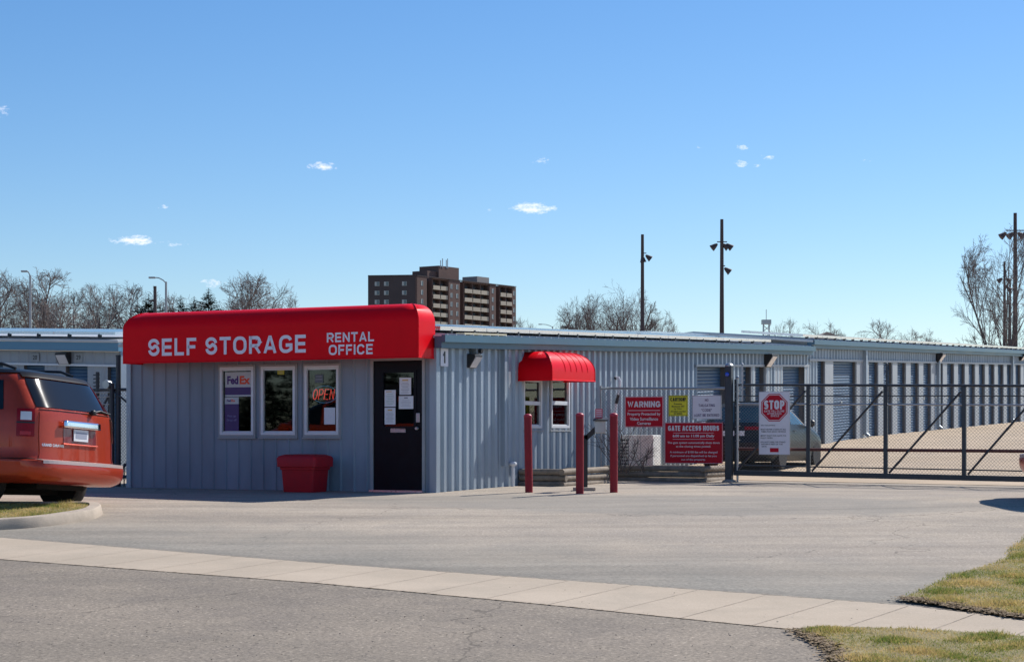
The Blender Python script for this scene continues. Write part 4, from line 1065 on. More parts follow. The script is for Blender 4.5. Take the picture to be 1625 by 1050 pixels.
# ------------------------------------------------------------------ signs
def sign(name, rect, m, label, off, lines=(), border=None, F=FG, u0=UG, textm=signwhite, bm=None, thick=.006, tilt=0):
    a0, a1, h0, h1 = rectF(*rect, u0=u0-off); c_ = F(a0, off, h0)
    root = empty(name, c_, label, 'sign')
    FB = lambda a, d, h: F(a, off+d, h+tilt*(a-a0))
    b = MB(); wbox(b, FB, a0, a1, 0, thick, h0, h1); b.build('board', m, root)
    W_, H_ = a1-a0, h1-h0
    if border:
        t = border; f = MB()
        for q in ((a0+t,a1-t,h1-2*t,h1-t),(a0+t,a1-t,h0+t,h0+2*t),(a0+t,a0+2*t,h0+2*t,h1-2*t),(a1-2*t,a1-t,h0+2*t,h1-2*t)): wbox(f, FB, q[0], q[1], thick+.0005, thick+.002, q[2], q[3])
        f.build('border', bm or textm, root)
    l = MB()
    for s, cx, cy, ww, hh, bold in lines:      # fractions of the board
        FT = lambda a, b_, d: FB(a, d, b_)
        if s == '-': wbox(l, FB, a0+(cx-ww/2)*W_, a0+(cx+ww/2)*W_, thick+.0005, thick+.002, h1-(cy+hh/2)*H_, h1-(cy-hh/2)*H_)
        elif s.upper() == s and hh > .09: caps(l, s, a0+(cx-ww/2)*W_, a0+(cx+ww/2)*W_, h1-(cy+hh/2)*H_, h1-(cy-hh/2)*H_, FT, thick+.003, .24 if bold > .02 else .17, .09)
        else: put_text(l, s, a0+(cx-ww/2)*W_, a0+(cx+ww/2)*W_, h1-(cy+hh/2)*H_, h1-(cy-hh/2)*H_, FT, thick+.003, bold, 2)
    if l.v: l.build('lettering', textm, root)
    return root, FB, (a0, a1, h0, h1)
sign('warning_sign', (992,1052.5,629,677.5), signred, 'red WARNING sign, leftmost on the fence', .03,
     [('WARNING',.5,.25,.86,.20,.03),('-',.5,.455,.84,.016,0),('Property Protected by',.5,.58,.86,.12,.015),('Video Surveillance',.5,.73,.74,.105,.015),('Cameras',.5,.87,.36,.10,.015)], .006, tilt=.0)
sign('caution_sign', (1061,1091.5,627,660), signyel, 'small square yellow CAUTION sign with black lettering on the fence', .03,
     [('CAUTION!',.5,.19,.80,.17,.03),('-',.5,.30,.7,.015,0),('Premises',.5,.41,.42,.08,.02),('Monitored 24/7',.5,.53,.66,.08,.02),('by Video',.5,.65,.40,.08,.02),('All visitors recorded',.5,.77,.78,.08,.02),('on camera',.5,.88,.44,.07,.02)], .008, textm=signblk)
sign('tailgating_sign', (1098.5,1145,627,665), signwhite, 'white no-tailgating sign with rounded dark border, rightmost on the fence', .03,
     [('NO',.5,.20,.12,.10,.015),('TAILGATING',.5,.42,.56,.11,.015),('"CODE"',.5,.62,.36,.11,.015),('MUST BE ENTERED',.5,.83,.86,.11,.015)], .005, textm=mat('sign_text_purple',(.10,.05,.14),.5), bm=signblk)
sign('hours_sign', (1055,1147,670,735), signred, 'large red GATE ACCESS HOURS sign low on the fence', .03,
     [('GATE ACCESS HOURS',.5,.14,.88,.125,.03),('-',.5,.255,.70,.008,0),('6:00 am to 11:00 pm Daily',.5,.335,.72,.085,.022),('-',.5,.41,.72,.008,0),
      ('The gate system automatically shuts down',.5,.50,.90,.065,.012),('at the closing times posted.',.5,.59,.60,.065,.012),
      ('A minimum of $100 fee will be charged',.5,.73,.82,.065,.012),('if personnel are dispatched to let you',.5,.82,.80,.065,.012),('out of the property.',.5,.91,.42,.06,.012)], .005)
root, FB, (a0,a1,h0,h1) = sign('stop_sign', (1204.5,1253.5,621,721), signwhite, 'tall white notice with a red STOP octagon hung on the gate', .07,
     [('NO TAILGATING',.30,.535,.46,.02,.01),('MUST ENTER CODE AT ALL',.47,.60,.82,.022,.012),('TIMES FOR EACH VEHICLE',.47,.635,.80,.022,.012),('MUST WAIT FOR GATE TO',.47,.70,.82,.022,.012),('FULLY OPEN',.25,.735,.38,.022,.012),
      ('DO NOT PARK OR STAND',.46,.80,.80,.022,.012),('WITHIN 5 FEET OF THE',.42,.835,.70,.022,.012),('GATE',.17,.87,.16,.022,.012)], .004, textm=signblk, bm=mat('sign_grey',(.4,.4,.42),.5))
oc = MB(); W_=a1-a0; cxx=(a0+a1)/2; cyy=h1-.255*(h1-h0); rr=W_*.46
pl = [(cxx+rr*math.cos(R(22.5+45*k)), cyy+rr*math.sin(R(22.5+45*k))) for k in range(8)]; oc.prism(pl, lambda a,b_,d: FB(a,d,b_), .0065, .009); oc.build('octagon', signred, root)
l = MB(); FT = lambda a,b_,d: FB(a,d,b_)
for s, dy, ww, hh, bo in (('STOP',.045,.66,.14,.03),('GATE WILL CLOSE',-.055,.66,.03,.012),('AFTER EACH',-.095,.46,.028,.012),('VEHICLE',-.13,.32,.028,.012)):
    (caps(l, s, cxx-ww*W_/2, cxx+ww*W_/2, cyy+dy*(h1-h0)-hh*W_, cyy+dy*(h1-h0)+hh*W_, FT, .012, .24 if s == 'STOP' else .17, .10))
f = MB(); 
for k in range(8):
    r1, r2 = rr*.94, rr*.90; t0, t1 = R(22.5+45*k), R(67.5+45*k)
    l.quad(FB(cxx+r1*math.cos(t0),.0105,cyy+r1*math.sin(t0)), FB(cxx+r1*math.cos(t1),.0105,cyy+r1*math.sin(t1)), FB(cxx+r2*math.cos(t1),.0105,cyy+r2*math.sin(t1)), FB(cxx+r2*math.cos(t0),.0105,cyy+r2*math.sin(t0)))
l.build('stop_lettering', signwhite, root)
l = MB(); wbox(l, FB, cxx-.14*W_, cxx+.14*W_, .007, .009, h0+.04*(h1-h0), h0+.105*(h1-h0)); l.build('footer_mark', signred, root)

# papers, posters, neon sign
def card(name, rect, m, label, cat, F=FF, off=.004, u0=0, lines=(), textm=signblk, extra=(), thick=.003):
    a0, a1, h0, h1 = rectF(*rect, u0=u0-off); W_=a1-a0; H_=h1-h0
    root = empty(name, F(a0, off, h0), label, cat)
    b = MB(); wbox(b, F, a0, a1, off, off+thick, h0, h1); b.build('sheet', m, root)
    for nm, x0, x1, y0, y1, mm in extra:
        b = MB(); wbox(b, F, a0+x0*W_, a0+x1*W_, off+thick, off+thick+.0015, h1-y1*H_, h1-y0*H_); b.build(nm, mm, root)
    bym = {}
    for s, cx, cy, ww, hh, bold, *mm in lines:
        M_ = mm[0] if mm else textm; l = bym.setdefault(M_, MB())
        if s == '-': wbox(l, F, a0+(cx-ww/2)*W_, a0+(cx+ww/2)*W_, off+thick+.002, off+thick+.003, h1-(cy+hh/2)*H_, h1-(cy-hh/2)*H_)
        else: put_text(l, s, a0+(cx-ww/2)*W_, a0+(cx+ww/2)*W_, h1-(cy+hh/2)*H_, h1-(cy-hh/2)*H_, lambda a,b_,d: F(a,d,b_), off+thick+.003, bold, 3)
    for M_, l in bym.items(): l.build('lettering', M_, root)
    return root
purp = mat('poster_purple', (.06,.025,.14), .5); purt = mat('letter_purple', (.075,.02,.16), .5); orng = mat('letter_orange', (.75,.07,.02), .5)
pos_w = mat('poster_white', (.50,.52,.53), .5); pale = mat('pale_print', (.25,.22,.42), .6)
card('window_poster', (357.5,399.5,590,629), pos_w, 'white and purple courier poster across the top of the leftmost window', 'poster', off=.003,
     lines=[('Fed',.29,.33,.42,.34,.035,purt),('Ex',.75,.33,.40,.34,.035,orng)], extra=[('purple_band',0,1,.62,.93,purp)])
card('shipping_poster', (357,379,630,684), purp, 'dark purple courier poster in the lower left of the leftmost window', 'poster', off=.003,
     lines=[('Fed',.30,.10,.30,.07,.03,purt),('Ex',.62,.10,.28,.07,.03,orng),('Pick up',.5,.56,.6,.08,.01,pale),('Drop off',.5,.68,.7,.08,.01,pale)], extra=[('white_band',0,1,0,.20,pos_w)])
lnm = mat('print_grey', (.30,.31,.34), .6); lno = mat('print_ochre', (.62,.42,.16), .6); lng = mat('print_green', (.25,.45,.35), .6)
def lines_n(n, y0, y1, m=lnm): return [('-', .5, y0+(y1-y0)*k/(n-1), .68 if k % 3 else .5, .018, 0, m) for k in range(n)]
card('paper_notice', (634,652.5,599,626), paper, 'white notice with yellow heading at the top right of the door window', 'notice', lines=[('-',.5,.15,.5,.08,0,lno)]+lines_n(8,.3,.9))
card('paper_notice', (633,656,628,648.5), paper, 'wide white notice on the right of the door window, under the one with yellow heading', 'notice', lines=[('-',.5,.15,.25,.10,0,lnm)]+lines_n(5,.35,.8))
card('paper_notice', (610.5,628,618.5,645), paper, 'greenish white notice at the left of the door window, upper of two', 'notice', lines=[('-',.4,.10,.5,.05,0,lno)]+lines_n(7,.25,.85,lng))
card('paper_notice', (610.5,627.5,646.5,673), paper, 'bluish white notice at the lower left corner of the door window', 'notice', lines=[('-',.5,.15,.4,.08,0,lno)]+lines_n(8,.3,.85))
card('paper_notice', (514.5,532,646.5,673), paper, 'plain white sheet in the lower right of the rightmost front window', 'notice', off=.004)
card('window_sticker', (500,513,594,607), mat('sticker_grey',(.12,.14,.16),.5), 'small dark sticker high in the rightmost front window', 'sticker', lines=[('-',.5,.25,.7,.1,0,lnm),('-',.5,.6,.8,.1,0,lnm)])
card('yellow_note', (440.5,451,587,594), mat('note_yellow',(.55,.45,.03),.6), 'small yellow note at the top of the middle front window', 'note', lines=[('-',.5,.3,.7,.08,0,lnm),('-',.5,.7,.6,.08,0,lnm)])
neon = empty('neon_sign', FF(at_u(514,626,0)[0], -.05, at_u(514,626,0)[1]), 'red neon OPEN sign with blue oval in the rightmost front window', 'neon sign')
nr_ = mat('neon_red', (.6,.05,.05), .4, emit=(1,.07,.05,1.2)); nb_ = mat('neon_blue', (.05,.15,.3), .4, emit=(.05,.22,.42,.45))
ncx, nch = at_u(513.5,625.5,0); b = MB(); rw_ = at_u(533,625,0)[0]-ncx; rh_ = (at_u(513,612,0)[1]-at_u(513,639,0)[1])/2
b.tube([FF(ncx+rw_*math.cos(R(k*10)), -.03, nch+rh_*math.sin(R(k*10))) for k in range(37)], .006, 6, False); b.build('oval_tube', nb_, neon)
strokes = {'O':[[(0.5+.42*math.cos(R(t*20)), .5+.5*math.sin(R(t*20))) for t in range(19)]],
 'P':[[(.1,0),(.1,1),(.7,1),(.9,.85),(.9,.6),(.7,.47),(.1,.47)]], 'E':[[(.95,1),(.1,1),(.1,0),(.95,0)],[(.1,.5),(.8,.5)]], 'N':[[(.1,0),(.1,1),(.9,0),(.9,1)]]}
b = MB(); x0, hh0 = at_u(495.5,633.5,0); x1 = at_u(531,633,0)[0]; hh1 = at_u(513,617.5,0)[1]; cw = (x1-x0)/4
for i, ch in enumerate('OPEN'):
    for s in strokes[ch]: b.tube([FF(x0+cw*(i+p[0]*.82)+.06*(p[1]-.5)*.5, -.025, hh0+(hh1-hh0)*p[1]) for p in s], .0065, 6)
b.build('lettering', nr_, neon)

# things in the office seen through the glass
def F0(u, w, h): return T(u, w, h)
deskm = mat('desk_wood', (.20,.14,.09), .5, 0, .2, 5); gy0 = Gh(0,0)+.02
ds_ = empty('counter', T(1.6,-3.6,gy0), 'brown service counter standing inside the office behind the middle window', 'counter')
b = MB(); b.box(1.5,2.1,-5.2,-2.0,gy0+1.0,gy0+1.05,F0); b.build('counter_top', deskm, ds_, bevel=.01)
b = MB(); b.box(1.6,1.63,-5.1,-2.1,gy0,gy0+1.0,F0); b.build('front_panel', deskm, ds_)
hg = empty('hanging_shirt', T(1.0,-3.05,gy0+1.0), 'white narrow object hanging behind the middle front window', 'shirt')
b = MB(); b.grid(lambda f,g_: T(1.0+.03*math.sin(g_*6), -3.25+.16*math.sin(math.pi*f)*0+.18*f, gy0+1.0+.42*g_*(1-.12*abs(f-.5)*2)), 6, 6); o=b.build('cloth', paper, hg); md=o.modifiers.new('s','SOLIDIFY'); md.thickness=.02

# ------------------------------------------------------------------ bin, bollards, timber, units
bp = at_u(484, 780, -.45); bw = bp[0]
tub = empty('storage_bin', T(-.45, bw, Gh(-.45, bw)), 'dark red plastic bin with an overhanging lid against the front wall', 'bin', rz=-math.atan2(SX,SY))
def rrect(x, y, r, z, n=5):
    out = []
    for cx_, cy_, t0 in ((x-r,y-r,0),(-x+r,y-r,90),(-x+r,-y+r,180),(x-r,-y+r,270)):
        for k in range(n+1): t = R(t0+90*k/n); out.append((cx_+r*math.cos(t), cy_+r*math.sin(t), z))
    return out
def stack(mb, rings, cap0=True, cap1=True):
    n = len(mb.v); k = len(rings[0])
    for r_ in rings: mb.v += r_
    for i in range(len(rings)-1):
        for j in range(k): j2 = (j+1) % k; mb.f.append((n+i*k+j, n+i*k+j2, n+(i+1)*k+j2, n+(i+1)*k+j))
    if cap0: mb.f.append(tuple(range(n, n+k))[::-1])
    if cap1: mb.f.append(tuple(range(n+(len(rings)-1)*k, n+len(rings)*k)))
b = MB(); stack(b, [rrect(.285,.22,.04,.0), rrect(.29,.225,.04,.02), rrect(.315,.245,.04,.36), rrect(.335,.26,.04,.365), rrect(.34,.265,.04,.44)])
b.build('body', binred, tub, local=True, smooth=True, angle=35)
b = MB(); stack(b, [rrect(.355,.28,.05,.41), rrect(.375,.295,.05,.415), rrect(.38,.30,.05,.55), rrect(.36,.28,.05,.585), rrect(.28,.2,.05,.615), rrect(.1,.06,.03,.62)])
b.build('lid', binred, tub, local=True, smooth=True, angle=45)

def bollard(px, pyb, pyt, label, lean=0):
    p = hit(px, pyb); H_ = (pyb-pyt)/FPX*p.y
    r = empty('bollard', p, label, 'bollard', 'red bollards in front of the side windows')
    b = MB(); b.tube([(0,0,-.05),(lean*.5,0,H_*.5),(lean,0,H_-.03)], .062, 20); b.build('pipe', redb, r, local=True, smooth=True, angle=50)
    b = MB(); b.lathe([(.066,H_-.04),(.067,H_-.025),(.06,H_-.008),(.04,H_+.006),(.008,H_+.012)], Matrix.Translation((lean,0,0)), 20); b.build('cap', mat('bollard_cap_red',(.42,.02,.04),.45), r, local=True, smooth=True)
    return p
bollard(839.5, 781, 657.5, 'dark red bollard furthest left, in front of the first side window', -.02)
pb2 = bollard(920, 783, 656, 'dark red bollard in the middle, beside the black keypad post')
bollard(974, 781, 656, 'dark red bollard nearest the warning sign')
# keypad pedestal
kp = hit(929, 778); ks = kp.y/FPX
ped = empty('keypad_pedestal', kp, 'black gooseneck post carrying the gate keypad behind the middle bollard', 'keypad')
top_ = (778-692)*ks
def kz(y): return (778-y)*ks
b = MB(); b.box(-.035,.035,-.03,.03,0,kz(690)); b.hexa([(-.035,-.03,kz(694)),(.035,-.03,kz(698)),(.035,.03,kz(698)),(-.035,.03,kz(694)),(.16,-.03,kz(676)),(.20,-.03,kz(683)),(.20,.03,kz(683)),(.16,.03,kz(676))])
b.box(.16,.26,-.03,.03,kz(683),kz(675)); b.build('post', blackp, ped, local=True)
b = MB(); b.box(-.20,.16,-.16,.16,-.02,.055); b.build('base', concm, ped, local=True, bevel=.01)
b = MB(); b.box(.15,.33,-.10,.05,kz(687),kz(665)); b.build('keypad_box', steel, ped, local=True, bevel=.01)
b = MB(); b.hexa([(.12,-.16,kz(668)),(.36,-.16,kz(668)),(.36,.07,kz(664)),(.12,.07,kz(664)),(.12,-.16,kz(666)),(.36,-.16,kz(666)),(.36,.07,kz(662)),(.12,.07,kz(662))]); b.build('hood', blackp, ped, local=True)
nt_ = empty('small_notice', kp+Vector((.16,-.02,kz(664))), 'small pinkish red notice standing on top of the keypad', 'notice')
b = MB(); b.box(0,.12,0,.008,0,.16); b.build('board', mat('notice_pink',(.65,.09,.12),.5), nt_, local=True)
b = MB()
for k in range(4): b.box(.015,.105,-.002,-.0005,.03+.033*k,.042+.033*k)
b.build('lettering', signwhite, nt_, local=True)

# timber cribs along the wall
def crib(label, u0, u1, w1, rows, wl=0.02, sh=.11, rise=0):
    base = Gh(u0, w1)-.03
    root = empty('timber_edging', T(u0, w1, base), label, 'timber edging', 'landscape timber borders')
    rn = random.Random(hash(label) % 99 if False else len(label))
    for i in range(rows):
        z = base+i*sh; j = rn.uniform(-.02,.02)
        # front timber across w, then side timber along u (round-cornered logs)
        b = MB(); r_ = sh*.49
        q = [(wl+rn.uniform(0,.02), u0+j), (w1+.03+rn.uniform(0,.04), u0+j)]
        def oct_(cu, cz): return [(cu+r_*1.05*math.cos(R(22.5+45*k)), cz+r_*1.05*math.sin(R(22.5+45*k))) for k in range(8)]
        b.prism(oct_(u0+j, z+sh/2), lambda a,c_,d: T(a, d, c_), q[0][0], q[1][0]); b.build('timber', timberm, root, smooth=True, angle=50)
        b = MB(); j2 = rn.uniform(-.015,.015)
        dz = rise if i == rows-1 else 0
        b.prism(oct_(w1+j2, z+sh/2), lambda a,c_,d: T(d, a, c_+dz*(1-(d-u0)/(u1-u0))*0+ (dz*(d-u0)/(u1-u0))), u0+.07+(.0 if i%2 else -.14), u1+rn.uniform(-.05,.05)); b.build('timber', timberm, root, smooth=True, angle=50)
    b = MB(); n = 8
    b.grid(lambda f,g_: T(u0+.05+(u1-u0-.05)*f, wl+(w1-.05-wl)*g_, base+rows*sh-.05+.04*math.sin(f*7+g_*5)), n, n); b.build('soil', soilm, root)
    return root
uc0 = at_w(822, 745, 0)[0]; wc = None
# corner of first crib at pixel x 893
r_ = (893-CX)/FPX; w1c = (r_*(OY+SY*uc0)-OX-SX*uc0)/(SY+SX*r_)
uc1 = (lambda px: ((px-CX)/FPX*(OY-SX*w1c)-OX-SY*w1c)/(SX-SY*(px-CX)/FPX))(962)
crib('stack of weathered timbers edging the bed under the side windows', uc0, uc1, w1c, 3, rise=.02)
u2 = 6.15; w2a = at_u(958,760,u2)[0]; w2b = at_u(1116,760,u2)[0]
crib('stack of weathered timbers edging the bed below the fence signs', u2, u2+1.35, w2b, 3, wl=w2a)
# air conditioner behind the fence
ua_ = 7.4; a0,a1,h0,h1 = rectF(997,1036,690,745,ua_); al = rectF(984,997,690,745,ua_)
acm = mat('ac_cream', (.86,.86,.80), .5, 0, .12, 8)
ac = empty('air_conditioner', T(ua_, a0, h0), 'cream outdoor air-conditioning unit behind the fence, below the warning sign', 'air conditioner')
h0 = Gh(ua_, a0)+.12
b = MB(); b.box(ua_, ua_+.42, al[0], a1, h0, h1, F0); b.build('cabinet', acm, ac, bevel=.015)
b = MB()
for k in range(9):
    for j in range(5): z = h0+.05+k*(h1-h0-.1)/9; ww_ = al[0]+.01+j*.038; b.box(ua_-.012, ua_-.002, ww_, ww_+.022, z, z+.035, F0)
b.build_each('louvre', blackp, ac)
b = MB(); b.box(ua_-.008,ua_-.001,a0-.002,a0+.006,h0+.02,h1-.02,F0); b.box(ua_-.008,ua_-.001,(a0+a1)/2,(a0+a1)/2+.006,h0+.02,h1-.02,F0); b.build('panel_seam', trimm, ac)
b = MB()
for ww_ in (al[0]+.08, a1-.1): b.box(ua_+.05, ua_+.38, ww_, ww_+.06, Gh(ua_,a0)-.05, h0, F0)
b.build_each('foot', steel, ac)
# gooseneck conduit
uu_ = 7.1; P_ = lambda x, y: T(uu_, *at_u(x, y, uu_))
cd = empty('conduit', T(uu_, at_u(975,700,uu_)[0], Gh(uu_, .8)), 'white gooseneck conduit rising behind the fence near the keypad', 'conduit')
b = MB(); b.tube([T(uu_, at_u(974,700,uu_)[0], Gh(uu_,.8)), P_(975,660), P_(979,630), P_(983,612), P_(984,604), P_(981.5,599.5), P_(977.5,599)], .028, 10); b.build('pipe', white, cd, smooth=True)
b = MB(); b.tube([P_(978,598.5), P_(975.8,601)], .03, 10); b.build('nozzle', blackp, cd, smooth=True)
b = MB(); b.tube([P_(981,626), P_(978,640)], .034, 10); b.build('coupling', blackp, cd, smooth=True)

# ------------------------------------------------------------------ trees
def rotv(v, ax, ang): return Matrix.Rotation(ang, 3, ax) @ v
def branch(mb, p, d, L, r, lvl, rn, P, seg=None):
    n = 4 if lvl < 2 else (3 if lvl == 2 else 2); pts = [p]; rad = [r]; q = p.copy(); dd = d.copy(); kids = []
    for i in range(n):
        dd = (dd + Vector((rn.gauss(0,1), rn.gauss(0,1), rn.gauss(0,1)))*P['wig'] + Vector((0,0,P['up']*(.6 if lvl else .2)))).normalized()
        q = q + dd*(L/n)
        if lvl and ((q.x/P['env'][1])**2+(q.y/P['env'][1])**2+((q.z-P['env'][0])/P['env'][2])**2) > P['lim'] and i: break
        pts.append(q.copy()); rad.append(max(P['rmin'], r*(1-.62*(i+1)/n))); kids.append((q.copy(), dd.copy(), rad[-1], (i+1)/n))
    mb.tube(pts, rad, 5 if lvl < 2 else 3, False)
    n = len(pts)-1; P['lim'] = rn.uniform(.82,1.08)
    if lvl >= P['lv']: return
    m = P['kids'][min(lvl, len(P['kids'])-1)]
    for k in range(m):
        f = P['first'] + (1-P['first'])*(k+rn.random())/m if lvl else P['start']+(1-P['start'])*(k+rn.random()*.8)/m
        x = f*n; i = min(n-1, int(x)); a = pts[i].lerp(pts[i+1], x-i); di = (pts[i+1]-pts[i]).normalized()
        perp = di.orthogonal().normalized(); perp = rotv(perp, di, rn.uniform(0, 2*math.pi))
        ang = R(rn.uniform(*P['ang'])); nd = (di*math.cos(ang)+perp*math.sin(ang)).normalized()
        branch(P['crown'], a, nd, L*P['ratio']*rn.uniform(.7,1.15)*(1.15-.45*f if lvl == 0 else 1), max(P['rmin'], (rad[i]*.6)), lvl+1, rn, P)
def bare_tree(name, H, seed, style, label, loc=None, group=None, trunkr=None):
    rn = random.Random(seed); tr = MB(); cr = MB()
    S = {'oak': dict(wig=.10, up=.05, lv=4, kids=[10,7,6,5], first=.25, start=.20, ang=(28,62), ratio=.60, rmin=.013),
         'vase': dict(wig=.10, up=.04, lv=4, kids=[6,5,5,4], first=.3, start=.30, ang=(22,50), ratio=.52, rmin=.010),
         'tall': dict(wig=.08, up=.06, lv=4, kids=[8,6,5,4], first=.2, start=.20, ang=(22,46), ratio=.47, rmin=.006),
         'light': dict(wig=.09, up=.06, lv=4, kids=[9,7,6,4], first=.25, start=.2, ang=(25,55), ratio=.58, rmin=.012)}[style]
    P = dict(S); P['crown'] = cr; P['lim'] = 1; P['env'] = {'oak':(.60*H,.42*H,.40*H),'light':(.60*H,.38*H,.40*H),'vase':(.52*H,.50*H,.48*H),'tall':(.55*H,.30*H,.46*H)}[style]
    root = empty(name, (0,0,0), label, 'tree', group)
    r0 = trunkr or H*.02
    if style == 'vase' or style == 'tall':
        ns = 7 if style == 'vase' else 5
        for k in range(ns):
            t = 2*math.pi*k/ns+rn.random(); tilt = R(rn.uniform(16,42) if style == 'vase' else rn.uniform(4,17))
            d = Vector((math.cos(t)*math.sin(tilt), math.sin(t)*math.sin(tilt), math.cos(tilt)))
            branch(tr, Vector((math.cos(t)*.15, math.sin(t)*.15, 0)), d, H*.85*rn.uniform(.9,1.05), r0*.7, 0, rn, P)
    else: branch(tr, Vector((0,0,0)), Vector((rn.gauss(0,.04),rn.gauss(0,.04),1)).normalized(), H*.74, r0, 0, rn, P)
    zz = sorted(v[2] for v in cr.v); zm = zz[int(len(zz)*.997)]; s = H/zm
    for mb in (tr, cr): mb.v = [(v[0]*s, v[1]*s, v[2]*s) for v in mb.v]
    tr.build('trunk', barkm, root, local=True); cr.build('crown', twigm, root, local=True)
    if loc is not None: root.location = loc
    root['h'] = H; del root['h']
    return root
def place(px, ytop, Y): 
    x = (px-CX)/FPX*Y; z = G(x, Y)-.2; return Vector((x, Y, z)), EYE+(HOR-ytop)/FPX*Y - z
GT = 'bare trees along the far left skyline'
protoH = 13.0
protos = [bare_tree('bare_tree', protoH, s, st, 'x', (0,0,-50)) for s, st in ((11,'oak'),(12,'oak'),(13,'light'),(14,'oak'),(15,'light'))]
used = set()
def tree_at(pi, px, ytop, Y, rz, label, sx=1.0, group=GT):
    loc, H = place(px, ytop, Y); s = H/protoH
    if pi not in used:
        used.add(pi); r = protos[pi]; r.location = loc; r.rotation_euler = (0,0,rz); r['label'] = label; r['group'] = group; r.scale = (s*sx, s*sx, s); return r
    return dup(protos[pi], loc, rz, label, group, (s*sx, s*sx, s))
tl = [(0,-8,430,150,0,.80,'bare brown tree cut off by the left edge of the view'),(1,70,430,150,1.,.85,'big dark bare tree with thick limbs right of the first lamp pole at far left'),
      (3,32,452,170,2.,.8,'lower bare tree behind the far left lamp pole'),(2,118,462,170,.5,.9,'thin bare tree between the big dark one and the next tall pair'),
      (3,150,452,160,1.2,.75,'bare tree with a rounded crown, left one of a pair over the left storage roof'),(1,188,450,165,2.6,.75,'bare tree with a rounded crown, right one of a pair above the awning corner'),
      (4,225,462,175,.9,.8,'wispy bare tree left of the dark evergreen near the curved lamp'),(2,280,468,190,2.9,.9,'faint reddish bare tree right of the curved street lamp'),
      (0,388,436,150,3.6,.78,'wide bare tree rising above the middle of the big awning'),(4,425,452,160,4.4,.8,'smaller bare tree just right of the wide one above the awning'),
      (2,455,470,170,5.1,.7,'short bare twiggy tree at the right end of the row above the awning'),(2,318,478,200,3.9,.9,'low bare tree between the last two small evergreens'),
      (4,100,475,200,3.3,1.1,'low hazy tree behind the big dark bare one')]
for pi, px, yt, Y, rz, sx, lb in tl: tree_at(pi, px, yt, Y, rz, lb, sx)
vase = bare_tree('bare_tree', 1, 1, 'light', 'x') if False else None
loc, H = place(978, 457, 200); a = bare_tree('bare_tree', H, 21, 'vase', 'broad bare tree fanning out left of the two-lamp pole, main crown', loc, trunkr=.26); a.scale = (.74,.74,1)
loc, H = place(1022, 466, 205); b_ = bare_tree('bare_tree', H, 22, 'vase', 'bare fan-shaped tree directly behind the two-lamp pole', loc, trunkr=.22); b_.scale = (.62,.62,1)
loc, H = place(930, 470, 198); c_ = dup(a, loc, 2.2, 'lower bare tree at the left flank of the broad fan-shaped one', None, (.56,.56,H/(place(955,455,200)[1])))
loc, H = place(1592, 366, 105); d_ = bare_tree('bare_tree', H, 31, 'tall', 'tall upright bare tree beside the floodlight pole at the right edge', loc, trunkr=.10); d_.scale = (.86,.86,1)
for px, yt, Y, pi, lb, sx in ((1252,506,230,2,'tiny slim bare tree right of the radio mast',.6),(1303,512,230,4,'tiny bare tree above the roof step, left of the house roof',.8),
        (1402,508,150,2,'small bare tree above the right roof, left one of two',1.1),(1458,524,170,4,'small low bare tree above the right roof, right one of two',.9),(830,505,300,2,'tiny bare tree at the right foot of the apartment block',.7)):
    tree_at(pi, px, yt, Y, px*.01, lb, sx, 'small distant bare trees over the roofs')
# thicket at the foot of the far left trees (uncountable brush)
tk = MB(); rn = random.Random(8)
for _ in range(2600):
    x = rn.uniform(-48, -14); y = rn.uniform(150, 175); z = G(x,y); h = rn.uniform(4, 8.2)
    p = Vector((x,y,z)); d = Vector((rn.gauss(0,.22), rn.gauss(0,.22), 1)).normalized(); q = p+d*h*.6; q2 = q+(d+Vector((rn.gauss(0,.25),rn.gauss(0,.25),0))).normalized()*h*.4
    tk.tube([p,q,q2], [.035,.022,.012], 3, False)
    for k in range(3):
        s_ = p.lerp(q2, rn.uniform(.4,.9)); e_ = s_+Vector((rn.gauss(0,.7), rn.gauss(0,.7), rn.uniform(.3,1.4))); tk.tube([s_, e_], [.016,.01], 3, False)
tag(tk.build('thicket', twigm), 'dense brown brush filling in below the far left trees', 'thicket', kind='stuff')

def conifer(px, ytop, Y, wide, seed, label):
    loc, H = place(px, ytop, Y); rn = random.Random(seed)
    r = empty('evergreen_tree', loc, label, 'evergreen', 'small evergreens above the awning')
    t = MB(); t.tube([(0,0,0),(0,0,H)], [H*.018,.02], 6); t.build('trunk', barkm, r, local=True)
    c = MB(); n = int(H*7)
    for i in range(n):
        f = (i+.5)/n; z = H*(.12+.88*f); L = wide*H*(1-f)**.85*rn.uniform(.7,1.15)+.08
        for k in range(9):
            a = rn.uniform(0, 6.28); d = Vector((math.cos(a), math.sin(a), -.25+.5*f)); p = Vector((0,0,z)); e = p+d*L; sd_ = Vector((-math.sin(a), math.cos(a), 0))
            for m in range(4):
                g0 = (m+.3)/4; w_ = L*.28*(1.1-g0); s0 = p.lerp(e, g0); s1 = p.lerp(e, min(1, g0+.3))
                for sg in (1,-1): c.tri(s0, s1, s0+sd_*w_*sg*rn.uniform(.7,1.2)+d*L*.16+Vector((0,0,-.10*L*rn.random())))
    c.build('crown', conif, r, local=True)
conifer(236, 466, 160, .50, 1, 'wide dark evergreen just left of the curved street lamp')
conifer(287, 468, 165, .40, 2, 'slim dark evergreen just right of the curved street lamp')
conifer(308, 470, 165, .42, 3, 'small dark evergreen, second from the right above the awning')
conifer(331, 457, 160, .40, 4, 'pointed dark evergreen, rightmost and tallest of the small ones above the awning')

